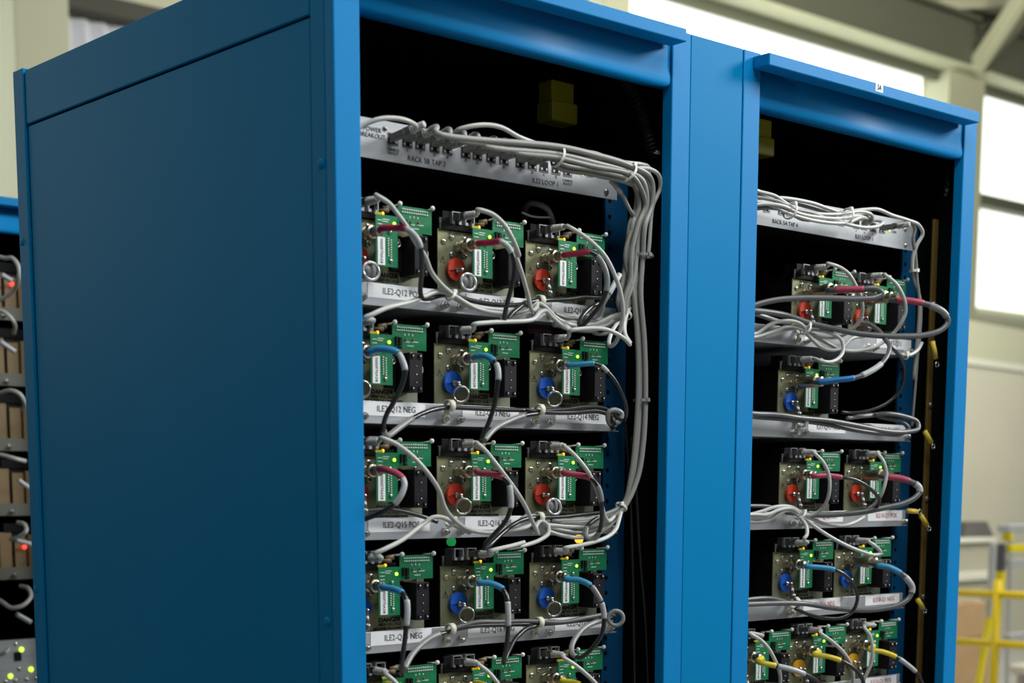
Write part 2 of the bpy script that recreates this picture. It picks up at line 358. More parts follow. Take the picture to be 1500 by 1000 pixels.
# ------------------------------------------------------------------ racks
W, FIL, WP, D, ZT = .600, .112, .037, .83, 2.1
ZC = [1.805, 1.6625, 1.519, 1.3768, 1.2355]      # module plate tops per shelf
TRAY = .103
def rack(x0, y0, label, black_side=False):
    o = empty('equipment_rack', (x0, y0, 0))
    zb = 0.0
    for a, b in ((0, WP), (W - WP, W)):
        Box('front_post', 'blue_paint', o, a, b, 0, .018, zb, ZT - .004, bev=.0016)
    Box('side_strip', 'blue_panel', o, 0, .004, .0185, .046, zb, ZT - .004, bev=.001)
    Box('side_panel', 'blue_panel', o, .0015, .006, .0485, .7925, zb, 2.0155, bev=.0012)
    Box('upper_side_panel', 'blue_panel', o, 0, .006, .0475, .7935, 2.0185, ZT - .004, bev=.0014)
    Box('rear_post', 'blue_panel', o, -.002, .03, .7965, D, zb, ZT, bev=.0012)
    Box('rear_post', 'blue_panel', o, W - .03, W + .0, .7965, D, zb, ZT, bev=.0012)
    Box('side_shade_liner', 'unlit_black', o, .0075, .012, .02, .79, zb, 2.09)  # liners are added black sheets standing in for unlit blue steel
    Box('right_side', 'blue_panel', o, W - .006, W, .0185, .7925, zb, ZT - .004)
    Box('right_shade_liner', 'unlit_black', o, W - .0105, W - .0065, .0195, .79, zb, 2.09)
    Box('back_panel', 'unlit_black', o, .03, W - .03, D - .012, D, zb, 2.09)
    Box('roof', 'blue_panel', o, .006, W - .006, .012, D, ZT - .011, ZT - .0045, bev=.001)
    Box('roof_shade_liner', 'unlit_black', o, .012, W - .012, .03, D - .02, ZT - .02, ZT - .012)
    # header: a rolled channel, recessed above and coming forward at its lower lip
    bm = bmesh.new(); prof = [(.0036, 2.0745), (.0036, 2.056), (.0035, 2.048), (.0032, 2.042), (.0024, 2.036), (.0020, 2.032), (.0020, 2.0265), (.0028, 2.0232), (.0048, 2.0212), (.008, 2.0205), (.022, 2.0205), (.022, 2.0745)]
    va = [bm.verts.new((WP + .0012, y, z)) for y, z in prof]; vb = [bm.verts.new((W - WP - .0012, y, z)) for y, z in prof]
    bm.faces.new(va); bm.faces.new(vb[::-1])
    for i in range(len(prof)): j = (i + 1) % len(prof); bm.faces.new((va[i], va[j], vb[j], vb[i]))
    bmesh.ops.recalc_face_normals(bm, faces=bm.faces[:]); h = link('header', bm, 'blue_paint', o)
    for pl in h.data.polygons: pl.use_smooth = len(pl.vertices) == 4
    bm = bmesh.new(); box(bm, .0195, .558, -.030, 0, 2.0718, 2.0890, .0016); link('cap', bm, 'blue_paint', o)
    Box('inner_rail', 'inner_blue_shaded', o, .522, .566, .085, .089, zb, 1.93); Box('inner_rail', 'inner_blue_shaded', o, .0125, .07, .085, .089, zb, 1.93)
    bm = bmesh.new()
    for k in range(40): cyl(bm, (.530, .0838, 1.02 + k * .022), (.530, .0851, 1.02 + k * .022), .0028, seg=8)
    link('rail_holes', bm, 'unlit_black', o)
    for y in (.0275, .8205):
        for z in (1.850, 1.319):
            bm = bmesh.new(); ball(bm, (0, 0, 0), .0062, (.35, 1, 1), 14); r = link('rivet', bm, 'blue_panel', o, True); r.location = (-.0005 if y < .5 else -.0022, y, z)
    Box('cross_member', 'inner_blue_shaded', o, .012, .53, .62, .64, 1.995, 2.035)
    tag(o, label, 'rack', 'blue equipment racks'); return o
rack(0, 0, 'blue steel equipment rack on the left with its plain side panel showing')
right = rack(W + FIL, 0, 'blue steel equipment rack on the right with a small 5A sticker')
back_rack = rack(-.03, 1.8, 'blue equipment rack in the row behind, glimpsed at the left picture edge')
fo = empty('filler_panel', (W, 0, 0))
Box('face', 'blue_panel', fo, .0015, FIL - .0015, .001, .006, 0, ZT - .004, bev=.001)
Box('return', 'blue_panel', fo, .002, FIL - .002, .006, .10, ZT - .010, ZT - .005)
tag(fo, 'narrow blue filler panel closing the gap between the two racks', 'panel')
# the 5A sticker on the right rack's cap
p = at(1288, 128.5, -.0302)
st = Box('sticker', 'paper', right, p.x - right.location.x - .0095, p.x - right.location.x + .0095, -.0304, -.0301, p.z - .0062, p.z + .0062)
text('lettering', '5A', .0105, (p.x - right.location.x, -.0306, p.z), 'ink', st, width=.8, bold=.0002)

# ------------------------------------------------------------------ power modules
T = TRAY
DISC = {'red': 'disc_red', 'blue': 'disc_blue', 'yellow': 'disc_yellow'}
def make_module(disc, style=0):
    o = empty('power_module'); p = o
    bm = bmesh.new(); box(bm, .001, .128, .0025, .42, .001, T - .002, .0008)
    for k in range(9):
        for y0 in (.035, .11, .185):
            box(bm, -.0006, .0012, y0, y0 + .05, .012 + k * .009, .0155 + k * .009)
    link('chassis', bm, 'black_ribbed', p)
    pl = Box('front_plate', 'plate_gold', p, 0, .130, 0, .002, 0, T, bev=.0004)
    for x, z in ((.0095, -.0150), (.0228, -.0088), (.0448, -.0090), (.0228, -.0300), (.0448, -.0300)): screw(pl, x, -.0001, T + z, .0038)
    text('plate_lettering', 'H.V. OUTPUT', .0034, (.028, -.0004, T - .0042), 'ink_grey', pl)
    text('plate_lettering', 'DANGER', .0078, (.0735, -.0004, T - .0655), 'ink', pl, bold=.0002, width=1.1)
    text('plate_lettering', 'HIGH VOLTAGE', .0056, (.0740, -.0004, T - .0713), 'ink', pl, bold=.0001, width=.9)
    text('plate_lettering', 'SEE COVER FOR CONNECTIONS', .0042, (.0770, -.0004, T - .0763), 'ink', pl, bold=.00008, width=.95)
    text('plate_lettering', 'KV', .0050, (.037, -.0004, T - .070), 'ink', pl)
    bm = bmesh.new(); tri = [Vector((.004, -.0003, T - .041)), Vector((.0125, -.0003, T - .041)), Vector((.00825, -.0003, T - .033))]; sweep(bm, tri, .0003, 4, closed=True); cyl(bm, (.00825, -.0003, T - .0355), (.00825, -.0003, T - .039), .0004, seg=4)
    link('warning_triangle', bm, 'ink', pl)
    # upper deck with the network jacks
    Box('jack_deck', 'black_matte', p, .003, .082, -.004, .14, T, T + .0072, bev=.0004)
    for x0 in (.0195, .0415):
        bm = bmesh.new(); x1 = x0 + .0155; z0 = T + .0074; z1 = z0 + .0155; t = .0012
        box(bm, x0, x0 + t, -.006, .012, z0, z1); box(bm, x1 - t, x1, -.006, .012, z0, z1); box(bm, x0 + t, x1 - t, -.006, .012, z1 - t, z1)
        box(bm, x0 + t, x0 + .0045, -.006, .002, z0, z0 + .0035); box(bm, x1 - .0045, x1 - t, -.006, .002, z0, z0 + .0035)
        j = link('network_jack', bm, 'panel_metal', p); Box('jack_cavity', 'black_matte', j, x0 + t, x1 - t, .002, .012, z0, z1 - t)
    Box('terminal_block', 'black_plastic', p, .0045, .0165, -.004, .020, T + .0075, T + .0225, bev=.0008)
    bm = bmesh.new(); cyl(bm, (.0035, -.001, T), (.0035, -.001, T + .012), .0022, seg=10); cyl(bm, (.0035, -.001, T + .012), (.0035, -.001, T + .0135), .003, seg=8); link('standoff', bm, 'steel', p)
    # circuit board, L-shaped, standing 2 cm off the plate
    bm = bmesh.new(); prism_y(bm, [(.0412, T - .0580), (.0748, T - .0580), (.0748, T - .0135), (.1285, T - .0135), (.1285, T + .0170), (.0748, T + .0170), (.0748, T + .0030), (.0412, T + .0030)], -.0205, -.0190)
    b = link('circuit_board', bm, 'pcb', p); YB = -.0206
    lab = Box('serial_label', 'paper', b, .0438, .0550, YB - .0004, YB, T - .0565, T - .0235); text('lettering', '0000F70A58', .0058, (.0494, YB - .0006, T - .040), 'ink_grey', lab, rot=-PI / 2)
    bm = bmesh.new()
    for k in range(12):
        for q in (0, 1): box(bm, .0815 + k * .0035, .0831 + k * .0035, YB - .0012, YB, T + .0090 + q * .0036, T + .0106 + q * .0036)
    link('pin_header', bm, 'white_print', b)
    bm = bmesh.new()
    for k in range(8):
        for q in (0, 1): box(bm, .0592 + q * .0042, .0608 + q * .0042, YB - .0010, YB, T - .0250 - k * .0029 - q * .0014, T - .0237 - k * .0029 - q * .0014)
    link('pin_header', bm, 'white_print', b)
    for x, z in ((.0635, -.0505), (.0625, -.0165)): screw(b, x, YB, T + z, .0025)
    bm = bmesh.new()
    for x, z, wd in ((.044, -.0035, .007), (.044, -.0080, .007), (.044, -.0125, .007), (.052, -.002, .010), (.052, -.0045, .008), (.096, -.004, .006), (.105, -.0035, .010), (.098, -.0085, .010), (.094, .004, .001), (.100, .0045, .001), (.106, .004, .001)):
        box(bm, x, x + wd, YB - .0002, YB, T + z - .0004, T + z + .0004 + (.0015 if wd < .002 else 0))
    link('board_marking', bm, 'white_print', b)
    bm = bmesh.new(); box(bm, .0785, .0815, YB - .0030, YB, T - .009, T + .0015); box(bm, .0840, .0880, YB - .0026, YB, T - .009, T + .0010); box(bm, .0835, .0890, YB - .002, YB, T - .0125, T - .010)
    link('chip', bm, 'black_plastic', b)
    bm = bmesh.new(); box(bm, .0945, .0965, YB - .0018, YB, T - .002, T); box(bm, .1065, .1085, YB - .0018, YB, T - .002, T); link('capacitor', bm, 'red_part', b)
    bm = bmesh.new(); ball(bm, (0, 0, 0), .0022, (1, .8, 1)); l = link('status_light', bm, 'led_green', b, True); l.location = (.0690, YB - .001, T - .0060)
    bm = bmesh.new(); ball(bm, (0, 0, 0), .0021, (1, .8, 1)); l = link('status_light', bm, 'led_amber', b, True); l.location = (.0550, YB + .004, T + .0052)
    bm = bmesh.new()
    for k in range(5): box(bm, .0425 + k * .0024, .0440 + k * .0024, YB + .0022, YB + .005, T + .0032, T + .0060)
    link('edge_connector', bm, 'sleeve_yellow', b)
    bm = bmesh.new(); cyl(bm, (.064, -.006, T + .013), (.073, -.011, T + .015), .0034, seg=12); cyl(bm, (.060, -.004, T + .010), (.066, -.014, T + .010), .0030, seg=10); link('capacitor_pair', bm, 'tan_part', b, True)
    for x in (.0765, .1275):
        bm = bmesh.new(); ball(bm, (x, YB - .003, T + .0185), .0031); cyl(bm, (x, YB - .002, T + .0175), (x, -.002, T + .0165), .0013, seg=8); link('nylon_standoff', bm, 'white_nylon', b, True)
    # relay and fuse block right of the board
    Box('relay', 'black_matte', p, .0762, .0925, -.0060, -.0002, T - .0600, T - .0165, bev=.001)
    bm = bmesh.new(); box(bm, .0930, .1140, -.0310, -.0002, T - .0655, T - .0175, .0008)
    for x in (.0958, .1075):
        for z in (-.0245, -.0640): box(bm, x, x + .0040, -.0325, -.0310, T + z, T + z + .0055)
    f_ = link('fuse_block', bm, 'slate_plastic', p)
    bm = bmesh.new()
    for z in (-.034, -.044, -.054): ball(bm, (.1040, -.0312, T + z), .0009)
    for x in (.0978, .1095): ball(bm, (x, -.0327, T - .0215), .0014); ball(bm, (x, -.0327, T - .0612), .0012)
    link('contact', bm, 'steel', f_, True)
    bm = bmesh.new(); sweep(bm, ringpts((.0825, -.010, T - .0270), .0044, (1, 0, 0), (0, 0, 1), 16), .0014, 8, closed=True); cyl(bm, (.0825, -.012, T - .0270), (.0825, -.006, T - .0270), .0028, seg=10)
    link('ring_terminal', bm, 'steel', p, True)
    screw(p, .1165, -.002, T - .0160, .0030)
    if style != 2:
        bm = bmesh.new(); sweep(bm, spline([(.1145, -.012, T - .034), (.122, -.016, T - .030), (.127, -.014, T - .038), (.121, -.012, T - .047), (.115, -.010, T - .046)]), .0010, 6)
        if style == 1: sweep(bm, spline([(.1145, -.010, T - .040), (.124, -.012, T - .039), (.129, -.010, T - .044), (.120, -.010, T - .051)]), .0010, 6)
        link('jumper_wire', bm, 'white_nylon', p, True)
    # coaxial socket standing out of the plate
    cx_, cz_ = .0338, T - .0196
    bm = bmesh.new()
    lathe(bm, (cx_, -.0002, cz_), (0, -1, 0), [(0, .0080), (.0016, .0080), (.0018, .0062), (.007, .0062), (.0075, .0078), (.0115, .0078), (.012, .0060), (.016, .0060), (.0165, .0075), (.019, .0080), (.0245, .0080), (.0255, .0062), (.0325, .0052)], 20)
    s = link('coaxial_socket', bm, 'brass_nickel', p)
    # coloured disc with its bolt and grounding ring
    dx, dz = .0258, T - .0490
    bm = bmesh.new(); 
    for a0, yy in ((.15, -.0075), (PI + .15, -.0060)):
        lathe_pts = [(dx + .0142 * math.cos(a0 + PI * k / 12), dz + .0142 * math.sin(a0 + PI * k / 12)) for k in range(13)]
        prism_y(bm, lathe_pts, yy, -.0030)
    d_ = link('warning_disc', bm, DISC[disc], p)
    bm = bmesh.new(); lathe(bm, (dx + .001, -.0075, dz - .001), (0, -1, 0), [(0, .0042), (.0025, .0042), (.003, .0026), (.009, .0026), (.0105, .0018)], 12); link('bolt', bm, 'steel', d_, True)
    bm = bmesh.new()
    if style == 0: # braided loop hanging down
        sweep(bm, ringpts((dx + .0035, -.018, dz - .0155), .0100, (.75, -.35, 0), (.1, 0, 1), 22), .0016, 8, closed=True); cyl(bm, (dx + .001, -.016, dz - .002), (dx + .002, -.017, dz - .006), .0026, seg=8)
        link('grounding_loop', bm, 'steel', d_, True)
    elif style == 1: # clear round cap
        sweep(bm, ringpts((dx + .0050, -.024, dz - .0170), .0105, (.9, -.2, 0), (0, .1, 1), 24), .0019, 8, closed=True); link('ring_cap', bm, 'clear_ring', d_, True)
        bm = bmesh.new(); lathe(bm, (dx + .0045, -.013, dz - .0165), (.1, -1, 0), [(0, .0085), (.009, .0100)], 20); link('cap_body', bm, 'cable_mid', d_, True)
    else: # dark clip
        cyl(bm, (dx - .001, -.016, dz - .002), (dx - .007, -.026, dz - .018), .0032, .0040, 10); ball(bm, (dx - .008, -.027, dz - .020), .0052); link('clip', bm, 'dark_steel', d_, True)
    return o
PROTO = {}
ROWN = ['top shelf', 'second shelf', 'third shelf', 'fourth shelf', 'lowest visible shelf']
def place_module(x, row, disc, style, rackname, pos):
    key = (disc, style)
    if key not in PROTO: PROTO[key] = make_module(disc, style); o = PROTO[key]
    else: o = copy_tree(PROTO[key])
    o.location = (x, .075, ZC[row] - TRAY)
    tag(o, 'power module with %s disc, %s %s, %s rack' % (disc, pos, ROWN[row], rackname), 'power module', 'power modules in the %s rack' % rackname)
    return o
XM5B = [[.0565, .2111, .3621], [.0470, .2047, .3702], [.0535, .2083, .3633], [.0555, .2131, .3714], [.0607, .2100, .3657]]
OFF = W + FIL
XM5A = [[.2154, .3629], [.1866], [.1958, .3653], [.1847, .3453], [.0794, .2250, .3720]]
DC = ['red', 'blue', 'red', 'blue', 'yellow']
STY = [[1, 1, 2], [0, 0, 0], [2, 0, 1], [2, 0, 0], [2, 2, 0]]
PN = ['leftmost on the', 'middle one on the', 'rightmost on the']
MOD = {}
for r in range(5):
    for k, x in enumerate(XM5B[r]): MOD['L', r, k] = place_module(x, r, DC[r], STY[r][k], 'left', PN[k])
for r in range(5):
    xs = XM5A[r]
    for k, x in enumerate(xs):
        pos = {1: ['alone on the'], 2: ['left one on the', 'right one on the'], 3: PN}[len(xs)][k]
        MOD['R', r, k] = place_module(x + OFF, r, DC[r], 2, 'right', pos)

# ------------------------------------------------------------------ shelves, clamps
def shelf(x0, row, zb, labels, rackname, tone='aluminium', full=True):
    o = empty('module_shelf', (x0, .06, zb))
    Box('tray', 'aluminium', o, .0135, .530, .0025, .50, .0, .0015)
    Box('lip', tone, o, .040, .5205, 0, .0022, 0, .0272, bev=.0004)
    for lx, s, col in labels:
        l = Box('shelf_label', 'paper', o, lx, lx + .098, -.0005, -.0001, .0095, .0262)
        text('lettering', s, .0108, (lx + .052, -.0008, .0180), col, l, width=.92)
    tag(o, 'aluminium shelf with white front labels, %s of the %s rack' % (ROWN[row], rackname), 'shelf', 'aluminium module shelves'); return o
LAB = [['Q12 POS', 'Q13 POS', 'Q14 POS'], ['Q12 NEG', 'Q13 NEG', 'Q14 NEG'], ['Q15 POS', 'Q16 POS', 'Q17 POS'], ['Q15 NEG', 'Q16 NEG', 'Q17 NEG'], ['Q18 POS', 'Q19 POS', 'Q20 POS']]
def clampfix(sh, x, z=.031, loop=True, r=.0075):
    if loop:
        bm = bmesh.new(); n = 20; wd = .0085
        for (ra, rb) in ((r, r - .0014),):
            A_ = []; 
            for k in range(n):
                a = 2 * PI * k / n; A_.append([bm.verts.new((xx, -.012 + rr * math.cos(a), z - .006 + rr * math.sin(a))) for xx, rr in ((x - wd / 2, ra), (x + wd / 2, ra), (x + wd / 2, rb), (x - wd / 2, rb))])
            for k in range(n):
                a, b = A_[k], A_[(k + 1) % n]
                for q in range(4): bm.faces.new((a[q], b[q], b[(q + 1) % 4], a[(q + 1) % 4]))
        box(bm, x - wd / 2, x + wd / 2, -.0062, -.0046, .004, z - .010, .0004)
        bmesh.ops.recalc_face_normals(bm, faces=bm.faces[:])
        link('cable_clamp', bm, 'ivory_nylon', sh, True)
def bolt(sh, x, z=.0085):
    bm = bmesh.new(); lathe(bm, (x, -.0001, z), (0, -1, 0), [(0, .0060), (.0012, .0060), (.0014, .0048), (.0052, .0048)], 6); lathe(bm, (x, -.005, z), (0, -1, 0), [(0, .0032), (.004, .0030), (.005, .002)], 10)
    link('bolt', bm, 'steel', sh)
SH = {}
for r in range(5):
    zb = ZC[r] - TRAY - .0020
    sh = shelf(0, r, zb, [(XM5B[r][0] + .032, 'ILE2-' + LAB[r][0], 'ink_grey'), (XM5B[r][1] + .034, 'ILE2-' + LAB[r][1], 'ink_grey'), (min(XM5B[r][2] + .034, .4205), 'ILE2-' + LAB[r][2], 'ink_grey')], 'left')
    for x in (.0795, .2080, .2340, .3640, .3920, .5135): bolt(sh, x)
    if r in (1, 3): clampfix(sh, .2080); clampfix(sh, .3640)
    if r in (0, 2): clampfix(sh, .3640)
    SH['L', r] = sh
    sh = shelf(OFF, r, zb, [(.245, 'ILE1-' + LAB[r][1], 'ink_grey' if r < 2 else 'ink_red'), (.412, 'ILE10-Q1 ' + LAB[r][2][-3:], 'ink_grey' if r < 2 else 'ink_red')] if r else [(.42, 'ILE1-Q11', 'ink_grey')], 'right', 'panel_metal')
    for x in ((.2080, .2340, .3980, .4150, .5135) if r == 0 else (.2080, .2340, .5135)): bolt(sh, x)
    if r in (0, 1, 3): clampfix(sh, .2080 if r != 1 else .2150, r=.0095)
    SH['R', r] = sh

# ------------------------------------------------------------------ breakout panels
def panel(x0, jacks, texts, led, rackname, cut=True):
    o = empty('breakout_panel', (x0, .06, 1.8735))
    H = .0465
    bm = bmesh.new(); prism_y(bm, [(.0135, 0), (.519, 0), (.519, .012), (.500, .030), (.500, H), (.0135, H)] if cut else [(.0135, 0), (.516, 0), (.516, H), (.0135, H)], 0, .0022)
    f = link('face', bm, 'panel_metal', o)
    bm = bmesh.new(); box(bm, .03, .50, .0025, .20, .002, H - .002); link('housing', bm, 'black_matte', o)
    for x in jacks:
        z1 = .0340; bm = bmesh.new(); box(bm, x, x + .0160, -.0006, -.0001, z1 - .0145, z1); j = link('network_jack', bm, 'dark_steel', o)
        bm = bmesh.new(); box(bm, x + .0012, x + .0148, -.0009, -.0004, z1 - .0125, z1 - .0010); link('jack_cavity', bm, 'black_matte', j)
        bm = bmesh.new(); box(bm, x + .0020, x + .0050, -.0014, -.0009, z1 - .0118, z1 - .0088); box(bm, x + .0110, x + .0138, -.0014, -.0009, z1 - .0118, z1 - .0088); link('contact', bm, 'panel_metal', j)
    for s, size, x, z, al in texts: text('lettering', s, size, (x, -.0004, z), 'ink_grey', f, align=al)
    bm = bmesh.new(); ball(bm, (0, 0, 0), .0026, (1, .6, 1)); l = link('status_light', bm, 'led_green', o, True); l.location = (led, -.0010, .0270)
    return o
def pxx(u, v, y=.06): return at(u, v, y).x
J5B = [pxx(u, v) - .0012 for u, v in ((569, 205), (590, 209), (609, 213), (630, 216), (649, 220), (676, 225), (693, 229), (713, 232), (732, 236), (756, 240), (774, 243), (791, 246), (809, 249), (826, 252))]
bp = panel(0, J5B, [('POWER\nBREAKOUT', .0078, .098, .030, 'CENTER'), ('CANBUS\nIN/OUT', .0048, J5B[0] + .008, .0120, 'CENTER'), ('RACK 5B TAP 3', .0090, pxx(625, 238), .0075, 'CENTER'), ('ILS2 LOOP 1', .0090, pxx(799, 270), .0070, 'CENTER'), ('CANBUS\nIN/OUT', .0048, J5B[-1] + .008, .0120, 'CENTER'), ('CAN', .0062, pxx(863, 262), .0255, 'CENTER')] + [(c, .0050, J5B[i] + .008, .0165, 'CENTER') for i, c in zip(range(1, 13), '1234567890AB')], pxx(853, 259), 'left')
screw(bp, pxx(888, 281), -.0001, .0085, .0045, 'dark_steel'); screw(bp, pxx(564, 192), -.0001, .0375, .0030, 'dark_steel')
tag(bp, 'aluminium breakout panel marked RACK 5B TAP 3 with a row of network jacks', 'panel')
J5A = [pxx(u, v) - OFF for u, v in ((1118, 305), (1140, 308), (1152, 310), (1164, 312), (1176, 315), (1204, 320), (1216, 322), (1228, 324), (1250, 328), (1262, 331), (1274, 333), (1288, 336))]
bp = panel(OFF, J5A, [('RACK 5A TAP 4', .0090, pxx(1150, 327) - OFF, .0085, 'CENTER'), ('ILE1 LOOP 1', .0090, pxx(1266, 350) - OFF, .0075, 'CENTER'), ('CAN', .0062, pxx(1309, 345) - OFF, .0250, 'CENTER')] + [(c, .0048, J5A[i] + .008, .0155, 'CENTER') for i, c in zip((8, 9, 10), '789')], pxx(1302, 342) - OFF, 'right', False)
for u, v in ((1326, 336), (1326, 359)): q = at(u, v, .06); screw(bp, q.x - OFF, -.0001, q.z - 1.8735, .0036)
tag(bp, 'aluminium breakout panel marked RACK 5A TAP 4 behind a bundle of pale cables', 'panel')

# ------------------------------------------------------------------ cables
CR = {'A': (520, 150, 5.884), 'B': (740, 150, 5.884), 'C': (520, 270, 5), 'D': (740, 290, 4.545), 'E': (520, 450, 4.76), 'F': (740, 460, 5), 'G': (520, 620, 5), 'H': (740, 620, 5), 'I': (520, 790, 4.76), 'J': (740, 790, 4.76),
      'K': (1090, 150, 4), 'L': (1090, 370, 4.839), 'M': (1090, 500, 4.839), 'N': (1090, 640, 4.839), 'O': (1090, 780, 4.545), 'P': (0, 0, 1)}
def tr(s):                                  # "C 45,970,4.0 200,900,4 ..." -> world points (image place, depth in cm)
    out = []; c = CR['P']
    for w_ in s.split():
        if w_ in CR: c = CR[w_]; continue
        x, y, d = map(float, w_.split(',')); out.append(at(c[0] + x / c[2], c[1] + y / c[2], d / 100))
    return out
def anchor(mod, kind):                      # socket places on a module, in world space
    o = MOD[mod].location
    if kind == 'coax': return o + Vector((.0338, -.0350, T - .0196))
    if kind == 'jack': return o + Vector((.0272, .000, T + .0150))
    return o + Vector((.0492, .000, T + .0150))
def Plug(parent, p, d, m='cable_grey', tilt=0.0):   # rectangular plug and ribbed boot running along d; returns the boot's end
    p = Vector(p); d = Vector(d).normalized(); bm = bmesh.new()
    Mx = Matrix.Translation(p) @ d.to_track_quat('Z', 'Y').to_matrix().to_4x4()
    n0 = len(bm.verts); box(bm, -.0052, .0052, -.0040, .0040, -.004, .016, .0006)
    box(bm, -.0042, .0042, -.0036, .0050, .014, .026, .0012)
    bmesh.ops.transform(bm, matrix=Mx, verts=bm.verts); link('plug', bm, 'plug_grey', parent)
    bm = bmesh.new(); prof = []
    z = .024; rr = .0052
    for k in range(6): prof += [(z, rr), (z + .0014, rr), (z + .0015, rr - .0017), (z + .0026, rr - .0017)]; z += .0028; rr -= .00016
    prof += [(z, rr), (z + .002, rr), (z + .003, .0030)]
    lathe(bm, p, d, prof, 14); link('boot', bm, 'cable_white', parent)
    return p + d * (z + .002)
def cable(name, pts, r, m, label, cat='cable', group=None, sleeves=(), plug=None, n=8, seg=10):
    C = spline(pts, n); bm = bmesh.new(); sweep(bm, C, r, seg); o = link(name, bm, m, None, True)
    for i0, i1, sm, k in sleeves:
        a, b = int(i0 * n), int(i1 * n); a = max(0, min(a, len(C) - 2)); b = max(a + 1, min(b, len(C) - 1))
        bm = bmesh.new(); sweep(bm, C[a:b + 1], r * k, seg + 2)
        link('colour_sleeve' if sm.startswith('sleeve') else 'wire_marker', bm, sm, o, True)
    tag(o, label, cat, group); return o
def patch(mod, jk, s, label, group, m='cable_white', r=.0029, pre=None, d=(0.02, -1, .02)):
    p = anchor(mod, jk); o = empty('tmp'); 
    end = Vector(p) + Vector(d).normalized() * .0405
    pts = [end - Vector(d).normalized() * .012, end + Vector(d).normalized() * .004] + tr(s)
    c = cable('patch_cable', pts, r, m, label, 'cable', group); bpy.data.objects.remove(o); Plug(c, p, d, m); return c
def coax(mod, s, label, group, col, r=.0031, k=1.32, sl=(0, 2.0), marks=(), m='cable_black', big=False, extra=()):
    p = anchor(mod, 'coax'); pts = [p + Vector((0, .004, 0)), p + Vector((0, -.004, 0))] + tr(s)
    sv = [(sl[0] + .5, sl[1], col, k)] + [(a, b, mm, 1.22) for a, b, mm in marks]
    c = cable('coaxial_cable', pts, r, m, label, 'cable', group, sv)
    bm = bmesh.new()
    if big: lathe(bm, p + Vector((0, .012, 0)), (0, -1, 0), [(0, .0085), (.012, .0088), (.0125, .0098), (.026, .0098), (.0265, .0075), (.036, .0075), (.037, .0052), (.048, .0050)], 18)
    else: lathe(bm, p + Vector((0, .003, 0)), (0, -1, 0), [(0, .0060), (.002, .0066), (.006, .0066), (.008, .0048)], 16)
    link('connector', bm, 'brass_nickel', c); return c
def tie(s, r, label, axis, size=.0030, m='white_nylon', tail=True):
    c = tr(s)[0]; ax = Vector(axis).normalized(); u = ax.orthogonal().normalized(); v = ax.cross(u)
    bm = bmesh.new(); pts = ringpts((0, 0, 0), r, u, v, 20)
    for o_ in (-.0012, 0, .0012): sweep(bm, [q + ax * o_ for q in pts], .0008, 6, closed=True)
    o = link('cable_tie', bm, m, None, True); o.location = c
    hd = Vector((0, -.5, .9)); hd = (hd - ax * hd.dot(ax)).normalized() * r
    bm = bmesh.new(); box(bm, hd.x - size, hd.x + size, hd.y - size * .8, hd.y + size * .8, hd.z - size * .8, hd.z + size, .0006); link('tie_head', bm, m, o)
    tag(o, label, 'cable tie', 'cable ties'); return o

